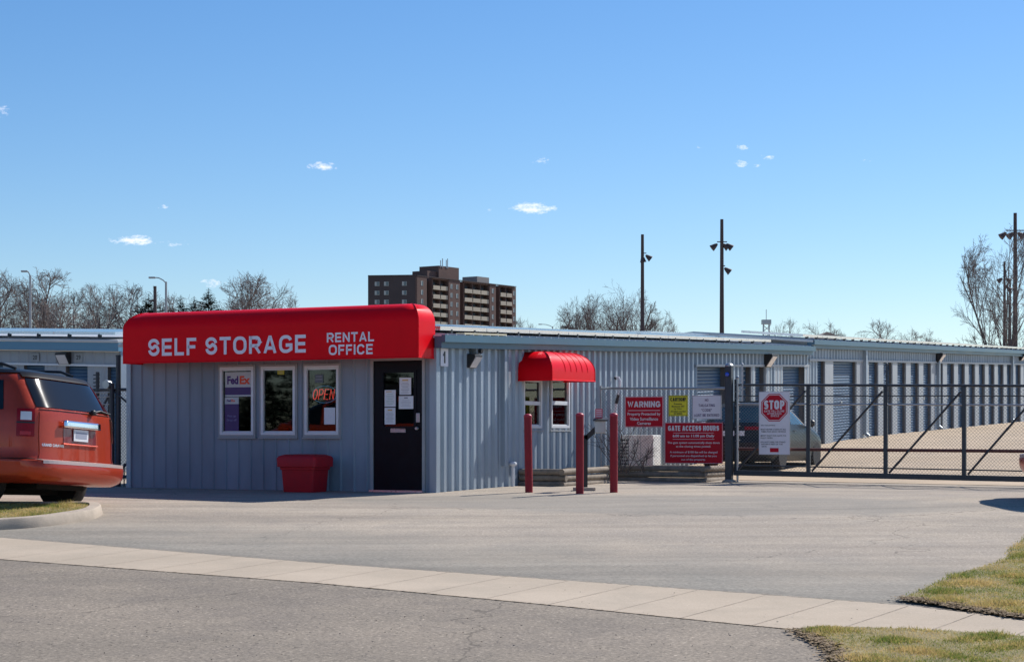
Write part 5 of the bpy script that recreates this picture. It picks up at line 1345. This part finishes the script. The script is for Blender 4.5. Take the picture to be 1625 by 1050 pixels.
# dark trees added out of view, only to be mirrored in the office windows
rr_ = random.Random(3); rp0 = None
for i in range(15):
    x = -50-4.4*i*.55+rr_.uniform(-4,4); y = -20+4.4*i; H = rr_.uniform(5, 15)
    if rp0 is None:
        conifer(-2000, -200, 40, .24, 5, 'dark trees added out of view across the street, mirrored in the office windows'); rp0 = [o for o in bpy.data.objects if o.name.startswith('evergreen_tree')][-1]
        rp0['group'] = 'unseen dark trees added for the window reflections'; h0_ = place(-2000, -200, 40)[1]; r = rp0
    else: r = dup(rp0, None, None, None, 'unseen dark trees added for the window reflections')
    r.location = (x, y, G(x, y)-.2); r.scale = (1.0*H/h0_,)*2 + (H/h0_,); r.rotation_euler = (0,0,i)

# bare shrubs by the fence
def shrub(u, w, H, seed, label, n=26):
    rn = random.Random(seed); p0 = T(u, w, Gh(u,w)+.15); r = empty('bare_shrub', p0, label, 'shrub'); m = MB()
    for k in range(n):
        t = rn.uniform(0, 6.28); tilt = rn.uniform(.05,.9); d = Vector((math.cos(t)*math.sin(tilt), math.sin(t)*math.sin(tilt), math.cos(tilt)))
        p = Vector((rn.gauss(0,.08), rn.gauss(0,.08), 0)); pts = [p.copy()]; L = H*rn.uniform(.6,1.1)
        for i in range(5): d = (d+Vector((rn.gauss(0,.16),rn.gauss(0,.16),.02))).normalized(); p = p+d*L/5; pts.append(p.copy())
        m.tube(pts, [.008,.007,.006,.005,.004,.003], 4, False)
        for i in (2,3,4):
            for _ in range(2): e = pts[i]+(d+Vector((rn.gauss(0,.7),rn.gauss(0,.7),rn.gauss(0,.4)))).normalized()*L*.28; m.tube([pts[i], e], [.004,.0025], 3, False)
    m.build('branches', barkm, r, local=True)
shrub(5.8, .75, 1.05, 3, 'leafless arching shrub behind the keypad post at the side wall', 16)
shrub(6.2, 1.0, .7, 5, 'leafless shrub in the timber bed in front of the air conditioner', 9)

# ------------------------------------------------------------------ distant poles, towers, buildings
def floodlight(r, x, z, tilt, s=.5):
    b = MB(); M = Matrix.Translation((x,0,z)) @ Matrix.Rotation(tilt, 4, 'Y')
    b.lathe([(.05,-.05),(.11,.06),(.14,.14),(.20,.34),(.22,.38),(.22,.41)], M, 12); b.build('floodlight', polem, r, local=True, smooth=True, angle=60)
def lightpole(px, ytop, Y, label, lamps, rad=.14, group='tall floodlight poles behind the storage rows'):
    loc, H = place(px, ytop, Y); r = empty('floodlight_pole', loc, label, 'light pole', group)
    b = MB(); b.tube([(0,0,0),(0,0,H)], [rad*1.25, rad*.75], 10); b.build('pole', polem, r, local=True, smooth=True)
    k = Y/FPX
    for dy, dxs in lamps:
        z = H-dy*k; a = MB(); x0 = min(0, min(dxs)*k); x1 = max(0, max(dxs)*k); a.tube([(x0,-.12,z),(x1,-.12,z)], .035, 6); a.build('crossarm', polem, r, local=True)
        for dx in dxs: floodlight(r, dx*k, z-.15 if dx else z-.2, R(128) if dx > 0 else (R(-128) if dx < 0 else R(172)), .45)
    return r
lightpole(1019.5, 372, 130, 'floodlight pole with two lamps rising from the broad bare tree', [(30,(0,6))])
lightpole(1145.5, 348, 120, 'tall floodlight pole with lamps at two heights, alone against the sky', [(36,(-8,2,8)),(74,(5,))])
lightpole(1611, 338, 118, 'tallest floodlight pole with a cross-arm of lamps at the right edge', [(28,(-15,-3,5,14))])
lightpole(1594, 415, 160, 'thinner floodlight pole in front of the tall tree at the right edge', [(24,(-4,3)),(38,(4,))], .12)
lightpole(1603, 446, 190, 'most distant floodlight pole, between the two larger ones at the right edge', [(4,(-4,4))], .12)
def streetlamp(px, ytop, Y, arm, label, curved=True):
    loc, H = place(px, ytop, Y); r = empty('street_lamp', loc, label, 'street lamp', 'distant street lamps'); k = Y/FPX
    b = MB(); b.tube([(0,0,0),(0,0,H)], [.13,.08], 8); b.build('pole', trimm, r, local=True)
    b = MB(); b.tube([(0,0,H-.1),(arm*k*.25,0,H+.12),(arm*k*.6,0,H+.28),(arm*k,0,H+.32)], .045, 6); b.build('arm', trimm, r, local=True)
    b = MB(); b.box(arm*k-.4,arm*k+.1,-.12,.12,H+.24,H+.37); b.build('lamp_head', trimm, r, local=True, bevel=.04)
streetlamp(263.5, 447, 140, -19, 'curved-arm street lamp above the left part of the awning')
streetlamp(48, 437, 140, -6, 'street lamp in front of the far left bare trees')
streetlamp(877, 518, 260, -18, 'faint street lamp between the apartment block and the broad tree')
loc, H = place(246, 454, 145); r = empty('utility_pole', loc, 'short dark utility pole just left of the curved street lamp', 'utility pole'); b = MB(); b.tube([(0,0,0),(0,0,H)], [.16,.12], 8); b.build('pole', polem, r, local=True); b = MB(); b.box(-.5,.1,-.05,.05,H-1.2,H-1.05); b.build('crossarm', polem, r, local=True)
# radio mast
loc, H = place(1216, 508, 420); mast = empty('radio_mast', loc, 'small lattice radio mast on the skyline beyond the roofs', 'mast'); b = MB()
for sx_, sy_ in ((-.6,-.6),(.6,-.6),(.6,.6),(-.6,.6)): b.tube([(sx_*1.6,sy_*1.6,0),(sx_,sy_,H)], .10, 4)
z = 0; i = 0
while z < H-1.6: b.tube([(-.9,-.9,z),(.9,-.9,z+1.6)], .07, 4); b.tube([(.9,-.9,z),(-.9,-.9,z+1.6)], .07, 4); z += 1.6
b.build('lattice', steel, mast, local=True)
b = MB()
for x_, z_ in ((-1.8,H-6),(1.9,H-6.3),(-1.9,H-8.2),(1.7,H-8.5)): b.box(x_-.35,x_+.35,-.4,.4,z_,z_+1.6)
b.box(-1.0,1.0,-.9,.9,H-.9,H+.1); b.tube([(0,0,H),(0,0,H+2.4)], .08, 5); b.build('antenna', steel, mast, local=True)
# far house roof
loc, H = place(1312, 527, 120); hs_ = empty('house', loc, 'pale gabled house roof peeking over the storage roofs', 'house')
k=120/FPX; b = MB(); b.box(-10*k,14*k,0,6,0,H-7*k); b.build('wall', mat('house_wall',(.5,.46,.40),.8,0,.1,1), hs_, local=True)
b = MB(); b.prism([(-15*k,H-9*k),(17*k,H-9*k),(14*k,H-5*k),(1*k,H),(-2*k,H)], lambda a,c_,d: (a,d,c_), -.3, 6.3); b.build('roof', mat('house_roof',(.42,.33,.27),.9,0,.2,2), hs_, local=True)

# apartment block
Yb = 590.0; kk = Yb/FPX
A = Vector(((584-CX)*kk, Yb, 0)); 
Bc = Vector(((660-CX)*kk, Yb-2, 0)); Dn = Vector((.9+0, 632.0, 0)); topz = EYE+(HOR-439)*kk
vx_ = (Dn-Bc); Lr = vx_.length; ex = vx_.normalized(); nrm = Vector((ex.y, -ex.x, 0))     # outward to camera-right
if nrm.y > 0: nrm = -nrm
apt = empty('apartment_block', (Bc.x, Bc.y, 0), 'dark brown brick apartment tower with rows of pale balconies behind the awning', 'building')
zb = -2.0
inw = -nrm
def AP(s, d, z): q = Bc + ex*s + nrm*d; return Vector((q.x, q.y, z))
fl = 14.35*kk; z0f = topz-.8
# main bays: (s0,s1,type,depth)
pxs = lambda x: (lambda r: ((r*Bc.y-Bc.x)/(ex.x-r*ex.y)))((x-CX)/FPX)
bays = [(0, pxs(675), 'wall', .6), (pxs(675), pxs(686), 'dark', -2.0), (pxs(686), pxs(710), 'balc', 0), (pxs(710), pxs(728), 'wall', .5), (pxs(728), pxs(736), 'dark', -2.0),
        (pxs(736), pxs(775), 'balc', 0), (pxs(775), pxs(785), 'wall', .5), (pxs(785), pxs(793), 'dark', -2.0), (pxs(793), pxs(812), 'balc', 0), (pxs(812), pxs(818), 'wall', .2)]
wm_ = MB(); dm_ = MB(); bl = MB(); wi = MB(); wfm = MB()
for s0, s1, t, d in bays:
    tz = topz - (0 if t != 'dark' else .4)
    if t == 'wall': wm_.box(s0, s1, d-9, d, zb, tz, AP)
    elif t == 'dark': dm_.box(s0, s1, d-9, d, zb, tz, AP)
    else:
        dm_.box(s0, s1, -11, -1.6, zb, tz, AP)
        k = 0; z = z0f-fl*.92
        wm_.box(s0, s1, -1.6, .1, topz-.35, topz+.05, AP)
        nb_n = 2 if s1-s0 < 12 else 3
        while z > 0:
            bl.box(s0+.1, s1-.1, -1.6, .25, z-.12, z+.06, AP)
            for j in range(nb_n):
                a0 = s0+.25+(s1-s0)*j/nb_n; a1 = s0-.2+(s1-s0)*(j+1)/nb_n
                bl.box(a0, a1, .1, .28, z-.15, z+1.15, AP)
            for j in range(nb_n*2):
                a0 = s0+(s1-s0)*(j+.2)/(nb_n*2); wi.box(a0, a0+.9, -1.6, -1.53, z+.3, z+2.1, AP)
            z -= fl
        for j in range(nb_n+1): a0 = s0+(s1-s0)*j/nb_n; wm_.box(a0-.12, a0+.12, -1.6, .05, zb, topz, AP)
    if t == 'wall' and s1-s0 > 2:
        ncol = 1 if s1-s0 < 4 else (1 if s0 == 0 else 2); z = z0f-fl*.9
        while z > 0:
            for j in range(ncol):
                a0 = s0+(s1-s0)*(j+.5)/ncol-.45; wfm.box(a0-.1, a0+1.0, d, d+.05, z+.5, z+2.0, AP); wi.box(a0+.45, a0+.9, d+.05, d+.09, z+.6, z+1.9, AP)
            z -= fl
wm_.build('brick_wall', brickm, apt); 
# left wing facing the camera
eA = (A-Bc); LA = eA.length; ea = eA.normalized(); na = Vector((ea.y, -ea.x, 0))
if na.y > 0: na = -na
def AQ(s, d, z): q = Bc+ea*s+na*d; return Vector((q.x, q.y, z))
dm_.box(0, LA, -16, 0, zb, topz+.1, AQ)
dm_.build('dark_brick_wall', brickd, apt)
bl.build_each('balcony', balcm, apt)
for x in (598, 613, 642):
    s = (Bc.x-(x-CX)*kk); z = z0f-fl*.75
    for _ in range(12):
        if z < 0: break
        wfm.box(s-.75, s+.75, 0, .05, z, z+1.3, AQ); wi.box(s-.65, s+.1, .05, .09, z+.1, z+1.2, AQ); z -= fl
wfm.build_each('window_frame', mat('far_window_pale',(.38,.40,.38),.5), apt); wi.build('window_panes', bwin, apt)
cpg = MB(); cpg.box(0, LA, -.1, .15, topz+.1, topz+.45, AQ); cpg.box(0, Lr, -.2, .7, topz+.06, topz+.3, AP); cpg.build('coping', brickd, apt)
ph_ = MB(); ph_.box(pxs(690), pxs(716), -9, -3, topz-.5, topz+2.6, AP); ph_.box(pxs(705), pxs(737), -10, -2.2, topz-.5, topz+4.2+.3, AP); ph_.build('penthouse', brickm, apt)
ph_ = MB(); ph_.box(pxs(765), pxs(784), -8, -2, topz-.5, topz+2.5, AP); ph_.build('lift_housing', mat('grey_block',(.28,.26,.24),.8), apt)
an = MB()
for x, h in ((708,2.2),(711,3.0),(717,2.6),(719,3.2)): s = pxs(x); an.tube([AP(s,-2.2,topz+4), AP(s,-2.2,topz+4.5+h*.8)], .16, 5)
an.build('antenna', steel, apt)

# ------------------------------------------------------------------ vehicles
def se(k, n): return (max(0.0, 1-abs(k)**n))**(1/n)
class Car:
    def __init__(s, xr, xf, hw, zs, D=.45, Df=.8, n=3.2, nf=2.6): s.xr=xr; s.xf=xf; s.hw=hw; s.zs=zs; s.D=D; s.Df=Df; s.n=n; s.nf=nf
    def rear(s, k, z): return Vector((interp(z,s.xr)+s.D*(1-se(k,s.n)), k*interp(z,s.hw), z))
    def side(s, x, z, sg):
        X = interp(z,s.xr)+s.D; hw = interp(z,s.hw); XF = interp(z,s.xf)-s.Df
        if x < X: k = se((X-x)/s.D, s.n)
        elif x > XF: k = se((x-XF)/s.Df, s.nf)
        else: k = 1
        return Vector((x, sg*hw*k, z))
    def ring(s, z):
        out = []; hw = interp(z,s.hw); a = interp(z,s.xr); b = interp(z,s.xf)
        M = 16
        for i in range(M+1):   # rear from right (-) to left (+)
            t = -math.pi/2+math.pi*i/M; k = math.copysign(abs(math.sin(t))**(2/s.n), math.sin(t)); c = abs(math.cos(t))**(2/s.n)
            out.append((a+s.D*(1-c), k*hw, z))
        for i in range(1, 12): f = i/12; out.append((a+s.D+(b-s.Df-a-s.D)*f, hw, z))
        for i in range(M+1):
            t = math.pi/2-math.pi*i/M; k = math.copysign(abs(math.sin(t))**(2/s.nf), math.sin(t)); c = abs(math.cos(t))**(2/s.nf)
            out.append((b-s.Df*(1-c), k*hw, z))
        for i in range(1, 12): f = 1-i/12; out.append((a+s.D+(b-s.Df-a-s.D)*f, -hw, z))
        return out
    def patch(s, fn, nu, nv, off):
        """surface patch lifted off the body"""
        mb = MB(); c = Vector((2.2, 0, .8))
        def P(u, v):
            p = fn(u, v); e = 1e-3; du = fn(min(1,u+e), v)-fn(max(0,u-e), v); dv = fn(u, min(1,v+e))-fn(u, max(0,v-e)); n = du.cross(dv)
            if n.length < 1e-12: return p
            n.normalize()
            if n.dot(p-c) < 0: n = -n
            return p+n*off
        mb.grid(P, nu, nv); return mb
def wheel(r, x, y, rad, wd, parent, rimm, sg):
    root = bpy.data.objects.new('wheel', None); C.objects.link(root); root.parent = parent; root.location = (x, y, rad)
    M = Matrix.Rotation(R(90), 4, 'X'); b = MB()
    b.lathe([(rad*.62,-wd/2),(rad*.93,-wd/2),(rad,-wd*.36),(rad,wd*.36),(rad*.93,wd/2),(rad*.62,wd/2)], M, 32); b.build('tyre', rubber, root, local=True, smooth=True, angle=45)
    b = MB(); b.lathe([(rad*.64,-wd/2+.01),(rad*.60,-wd/2+.03),(rad*.60,wd/2-.03),(rad*.64,wd/2-.01)], M, 28)
    for k in range(5):
        t = R(72*k); c, s_ = math.cos(t), math.sin(t); q = lambda a, w_, yy: (a*c-w_*s_, yy, a*s_+w_*c); y0 = sg*(wd/2-.04); y1 = sg*(wd/2-.012)
        b.hexa([q(.03,-.045,y0),q(rad*.62,-.03,y0),q(rad*.62,.03,y0),q(.03,.045,y0),q(.03,-.045,y1),q(rad*.62,-.03,y1),q(rad*.62,.03,y1),q(.03,.045,y1)])
    b.build('rim', rimm, root, local=True, smooth=True, angle=30); return root
def car_body(car, name, m, root, wheels, rad):
    b = MB(); rings = [car.ring(z) for z in car.zs]; stack(b, rings)
    o = b.build(name, m, root, local=True, smooth=True, angle=38)
    bm = bmesh.new(); bm.from_mesh(o.data); bmesh.ops.triangulate(bm, faces=[f for f in bm.faces if len(f.verts) > 4]); bm.to_mesh(o.data); bm.free()
    cut = MB()
    for x in wheels:
        for sg in (1,-1):
            M = Matrix.Translation((x, sg*(interp(.4,car.hw)-.02), rad)) @ Matrix.Rotation(R(90),4,'X'); cut.lathe([(rad+.07,-.26),(rad+.07,.26)], M, 28)
    me = bpy.data.meshes.new('cut'); me.from_pydata(cut.v, [], cut.f); co = bpy.data.objects.new('cut', me); C.objects.link(co)
    bm = bmesh.new(); bm.from_mesh(me); bmesh.ops.recalc_face_normals(bm, faces=bm.faces); bm.to_mesh(me); bm.free()
    md = o.modifiers.new('b', 'BOOLEAN'); md.object = co; md.operation = 'DIFFERENCE'; md.solver = 'EXACT'
    bpy.context.view_layer.update(); dg = bpy.context.evaluated_depsgraph_get(); nm = bpy.data.meshes.new_from_object(o.evaluated_get(dg))
    o.modifiers.clear(); o.data = nm; bpy.data.objects.remove(co)
    return o
van = Car(xr=[(.30,.16),(.34,.06),(.40,.02),(.50,.0),(.575,.03),(.59,.17),(1.15,.20),(1.24,.22),(1.62,.47),(1.69,.56),(1.76,.95)],
          xf=[(.3,4.98),(.5,5.14),(.75,5.10),(.88,5.0),(.98,4.75),(1.08,4.15),(1.3,3.75),(1.5,3.35),(1.62,3.0),(1.70,2.7),(1.76,2.3)],
          hw=[(.30,.93),(.36,.985),(.58,1.0),(.66,.965),(.9,.972),(1.15,.95),(1.3,.91),(1.55,.86),(1.66,.80),(1.72,.70),(1.76,.45)],
          zs=[.3,.32,.35,.40,.46,.52,.56,.575,.59,.62,.66,.75,.85,.95,1.05,1.15,1.2,1.24,1.3,1.4,1.5,1.56,1.60,1.64,1.68,1.70,1.72,1.74,1.76], D=.40, n=3.6)
def make_van(name, paint, label, loc, rz):
    r = empty(name, loc, label, 'minivan', rz=rz); WB = (.98+.05, 4.1); rad = .335
    body = car_body(van, 'body', paint, r, WB, rad)
    g = MB(); g.box(1.0,4.4,-.72,.72,.18,.5); g.box(.45,1.0,-.5,.5,.24,.5); g.build('underbody', under, r, local=True)
    for x in WB:
        for sg in (1,-1): wheel(r, x, sg*.85, rad, .22, r, steel, sg)
    rw_ = van.patch(lambda u,v: van.rear(-.84+1.68*u, 1.24+.365*v), 24, 10, .006); win = rw_.build('rear_window', carglass, r, local=True, smooth=True)
    rfm = MB(); stack(rfm, [[(q[0]+.0, q[1]*1.012, q[2]+.008) for q in van.ring(z)] for z in (1.665,1.68,1.70,1.72,1.74,1.76)], False, True); rfm.build('roof_panel', mat('roof_black',(.008,.008,.010),.4,spec=.08), r, local=True, smooth=True)
    sp = van.patch(lambda u,v: van.rear(-.88+1.76*u, 1.61+.06*v), 24, 4, .02); sp.build('spoiler', mat('roof_black',(0,0,0)), r, local=True, smooth=True)
    # side glass
    for sg in (1,-1):
        for x0, x1 in ((.66,1.72),(1.80,2.72),(2.80,3.55)):
            w_ = van.patch(lambda u,v: van.side(x0+.22*v*(x0<1)*.35+(x1-x0-(.22*v if x1>3 else 0))*u, 1.20+.37*v, sg), 12, 6, .005); w_.build('side_window', carglass, r, local=True, smooth=True)
        # tail lamps wrap round the corner
        def tl_(u, v, sg=sg):
            z = .72+.345*v
            k = .80+.2*min(1, u*1.2)
            if u < .5: return van.rear(sg*(.845+.155*(u/.5)**.6), z)
            return van.side(interp(z,van.xr)+van.D*(u-.5)/.5*.55, z, sg)
        def tl2(u, v, z0, z1):
            z = z0+(z1-z0)*v; x0 = interp(z,van.xr); s_ = .06+.30*u
            # walk round the corner by angle
            t = R(50+ 30*u); k = math.sin(t)**(2/van.n); c = math.cos(t)**(2/van.n)
            return Vector((x0+van.D*(1-c), sg*k*interp(z,van.hw), z))
        p_ = van.patch(lambda u,v: tl2(u,v,.87,1.21), 10, 8, .014); tlo = p_.build('tail_lamp', lampred, r, local=True, smooth=True)
        p_ = van.patch(lambda u,v: tl2(.18+u*.62,v,1.07,1.17), 8, 3, .018); p_.build('reversing_lens', lampclr, tlo, local=True, smooth=True)
        b = MB(); b.tube([(.75,sg*.60,1.735),(.95,sg*.62,1.80),(1.6,sg*.62,1.825),(2.6,sg*.61,1.82),(2.9,sg*.60,1.76)], .018, 8); b.build('roof_rail', blackp, r, local=True, smooth=True)
        p_ = van.patch(lambda u,v: tl2(u,v,1.03,1.05), 8, 2, .019); p_.build('lamp_divider', blackp, tlo, local=True, smooth=True)
        p_ = van.patch(lambda u,v: tl2(.2+u*.6,v,.89,.93), 8, 2, .018); p_.build('reflector', mat('reflector_red',(.5,.02,.02),.2), tlo, local=True, smooth=True)
        b = MB(); b.lathe([(.07,-.09),(.10,-.05),(.10,.05),(.07,.09)], Matrix.Translation((3.55,sg*1.04,1.12)) @ Matrix.Rotation(R(90),4,'X'), 12); b.build('mirror', paint, r, local=True, smooth=True)
        b = MB(); p_ = van.patch(lambda u,v: van.side(2.35+.16*u,.92+.03*v,sg), 3, 2, .03); p_.build('door_handle', chrome, r, local=True, smooth=True)
    # tailgate shut lines, recess, chrome bar, plate
    seam = MB(); P = [(-.80,.70),(-.83,1.09)]; 
    for sg in (1,-1):
        pts = [van.rear(sg*.80, .61+.03*i)+Vector((-.004,0,0)) for i in range(20)]; seam.tube(pts, .004, 4)
    seam.tube([van.rear(-.80+1.6*i/20, 1.215)+Vector((-.004,0,0)) for i in range(21)], .0045, 4); seam.build('shut_line', under, body, local=True)
    for sg in (1,-1):
        sm_ = MB(); sm_.tube([van.side(.16+.06*i, .60+(.0 if i<8 else .0), sg)+Vector((0,sg*.003,0)) for i in range(9)], .005, 4); sm_.tube([van.side(1.76,.36+.055*i,sg)+Vector((0,sg*.003,0)) for i in range(15)], .004, 4); sm_.tube([van.side(1.45+.15*i,1.19,sg)+Vector((0,sg*.004,0)) for i in range(15)], .006, 4); sm_.build('shut_line', under, body, local=True)
    rc = van.patch(lambda u,v: van.rear(-.36+.72*u, .82+.20*v), 10, 4, .004); rec = rc.build('plate_recess', darkred, r, local=True, smooth=True)
    ch = van.patch(lambda u,v: van.rear(-.40+.80*u, 1.01+.085*v), 12, 4, .03); co = ch.build('chrome_bar', chrome, r, local=True, smooth=True); md = co.modifiers.new('s','SOLIDIFY'); md.thickness = .028; md.offset = -1
    em = MB(); em.lathe([(.035,0),(.035,.008),(.015,.012)], Matrix.Translation(van.rear(0,1.052)+Vector((-.034,0,0))) @ Matrix.Rotation(R(-90),4,'Y'), 14); em.build('emblem', steel, co, local=True)
    lip = MB(); lip.tube([van.rear(-.38+.76*i/12, .805)+Vector((-.012,0,0)) for i in range(13)], .012, 6); lip.build('recess_lip', paint, r, local=True, smooth=True)
    pb = MB(); px_ = van.rear(0,.9).x; pb.box(px_-.022,px_-.010,-.155,.155,.85,1.0); pl_ = pb.build('licence_plate', paper, r, local=True, bevel=.004)
    pb = MB(); pb.box(px_-.024,px_-.0225,-.12,.12,.885,.965); pb.build('plate_print', mat('plate_grey',(.33,.36,.45),.6), pl_, local=True)
    st = MB(); n_ = 24
    for i in range(n_):
        k0 = -.86+1.72*i/n_; k1 = -.86+1.72*(i+1)/n_; a = van.rear(k0,.572); c_ = van.rear(k1,.572); st.quad(a+Vector((-.01,0,.012)), c_+Vector((-.01,0,.012)), c_+Vector((.12,0,.024)), a+Vector((.12,0,.024))); st.quad(a+Vector((-.014,0,-.03)), c_+Vector((-.014,0,-.03)), c_+Vector((-.01,0,.012)), a+Vector((-.01,0,.012)))
    st.build('bumper_step', mat('step_pad',(.55,.42,.38),.35,.3), r, local=True)
    wp = MB(); wy = -.28; base = van.rear(wy/.93, 1.235)+Vector((-.03,0,.0)); wp.lathe([(.035,-.02),(.035,.02),(.02,.035)], Matrix.Translation(base) @ Matrix.Rotation(R(-90),4,'Y'), 10)
    wp.tube([base, van.rear((wy-.2)/.93,1.27)+Vector((-.03,0,0)), van.rear((wy-.48)/.93,1.245)+Vector((-.03,0,0))], .011, 6); wp.build('wiper', blackp, win, local=True)
    bd = MB(); 
    put_text(bd, 'GRAND CARAVAN', 0, 1, 0, 1, lambda a,b_,d: van.rear(.76-.40*a, .76+.035*b_)+Vector((-.006,0,0)), 0, .01, 2); bd.build('badge_lettering', chrome, r, local=True)
    hd_ = [van.patch(lambda u,v,sg=sg: van.side(4.62+.42*u, .70+.16*v, sg), 8, 4, .01) for sg in (1,-1)]
    for h_ in hd_: h_.build('headlight', lampclr, r, local=True, smooth=True)
    ws = van.patch(lambda u,v: Vector((interp(1.12+.46*v,van.xf)-van.Df*(1-se(-.8+1.6*u,van.nf)), (-.8+1.6*u)*interp(1.12+.46*v,van.hw), 1.12+.46*v)), 16, 8, .006); ws.build('windscreen', carglass, r, local=True, smooth=True)
    return r
vh = Vector((-.927,.375)); VY = 26.2
vloc = Vector((-5.85, VY, 0)); vloc.z = G(vloc.x-.6, vloc.y+.5)
VRZ = math.atan2(vh.y, vh.x)
v1 = make_van('minivan', vanm, 'copper-red minivan seen from behind, parked at the left edge by the grass island', vloc, VRZ)
v1.scale = (1.10,1.10,1.10); v1.rotation_euler = (R(3.2), 0, VRZ); v1.location.z -= .01
# second red vehicle only just entering the frame on the right
v2p = hit(1660, 800)
v2 = dup(v1, Vector((v2p.x+.18, v2p.y+1.0, G(v2p.x+1, v2p.y+1))), R(8), 'dark red vehicle just entering the frame at the right edge')

sc = Car(xr=[(.18,.25),(.3,.06),(.42,.0),(.60,.0),(.66,.06),(.95,.12),(1.02,.20),(1.38,.62),(1.46,.78),(1.52,1.1)],
         xf=[(.18,4.1),(.4,4.3),(.65,4.25),(.8,4.05),(.92,3.6),(.99,3.1),(1.2,2.7),(1.38,2.3),(1.46,2.05),(1.52,1.8)],
         hw=[(.18,.80),(.3,.88),(.6,.90),(.85,.885),(.99,.85),(1.2,.77),(1.38,.70),(1.46,.62),(1.50,.5),(1.52,.38)],
         zs=[.18,.24,.3,.36,.42,.5,.60,.66,.75,.85,.92,.95,.99,1.02,1.1,1.2,1.3,1.38,1.42,1.46,1.48,1.50,1.52], D=.45, n=3.0)
cu = 9.15; cw_ = at_u(1242, 745, cu+.5)[0]-.90
cl = T(cu, cw_, Gh(cu+2, cw_)-.02)
car = empty('parked_car', cl, 'dark grey hatchback parked behind the gate next to the stop notice', 'car', rz=math.atan2(SY, SX))
body = car_body(sc, 'body', silvm, car, (.85, 3.35), .31)
b = MB(); b.box(.3,3.9,-.72,.72,.17,.5); b.build('underbody', under, car, local=True)
for x in (.85, 3.35):
    for sg in (1,-1): wheel(car, x, sg*.80, .31, .2, car, alum, sg)
tealg = mat('teal_car_glass', (.03,.07,.08), .05, 0, spec=.9)
p_ = sc.patch(lambda u,v: sc.rear(-.84+1.68*u, 1.03+.34*v), 20, 8, .006); p_.build('rear_window', tealg, car, local=True, smooth=True)
for sg in (1,-1):
    for x0, x1 in ((.95,1.5),(1.56,2.75)):
        p_ = sc.patch(lambda u,v: sc.side(x0+.20*v*(x0<1)+((x1-(.42*v if x1>2.5 else 0))-(x0+.20*v*(x0<1)))*u, 1.0+.35*v, sg), 10, 6, .005); p_.build('side_window', tealg, car, local=True, smooth=True)
    p_ = sc.patch(lambda u,v: sc.rear(sg*(.30+.50*u), .87+.075*v), 6, 3, .014); p_.build('tail_lamp', lampred, car, local=True, smooth=True)
    def tq(u, v, sg=sg):
        z = .80+.15*v; t = R(35+50*u); return Vector((interp(z,sc.xr)+sc.D*(1-math.cos(t)**(2/sc.n)), sg*math.sin(t)**(2/sc.n)*interp(z,sc.hw), z))
    p_ = sc.patch(tq, 8, 4, .012); p_.build('tail_lamp', lampred, car, local=True, smooth=True)
    b = MB(); b.lathe([(.05,-.08),(.085,-.04),(.085,.04),(.05,.08)], Matrix.Translation((2.72,sg*.96,1.03)) @ Matrix.Rotation(R(90),4,'X'), 12); b.tube([(2.72,sg*.85,.99),(2.72,sg*.93,1.01)], .025, 6); b.build('mirror', blackp, car, local=True, smooth=True)
    p_ = sc.patch(lambda u,v: sc.side(1.65+.15*u,.84+.03*v,sg), 3, 2, .025); p_.build('door_handle', blackp, car, local=True, smooth=True)
    b = MB(); b.tube([sc.side(.80+1.75*i/16, 1.0+.38*math.sin(math.pi*min(1,max(0,(i+2)/18))), sg)+Vector((0,sg*.006,0)) for i in range(17)], .008, 5); b.build('window_trim', chrome, car, local=True)
p_ = sc.patch(lambda u,v: sc.rear(-.3+.6*u, .74+.11*v), 6, 3, .01); p_.build('licence_plate', paper, car, local=True)
p_ = sc.patch(lambda u,v: sc.rear(-.7+1.4*u, .22+.18*v), 16, 4, .01); p_.build('bumper_valance', blackp, car, local=True, smooth=True)
p_ = sc.patch(lambda u,v: Vector((interp(1.02+.38*v,sc.xf)-sc.Df*(1-se(-.8+1.6*u,sc.nf)), (-.8+1.6*u)*interp(1.02+.38*v,sc.hw), 1.02+.38*v)), 16, 8, .006); p_.build('windscreen', tealg, car, local=True, smooth=True)
b = MB(); b.tube([(1.0,0,1.5),(.82,0,1.62)], [.012,.006], 5); b.build('aerial', blackp, car, local=True)
car.scale = (.91,.91,.91)
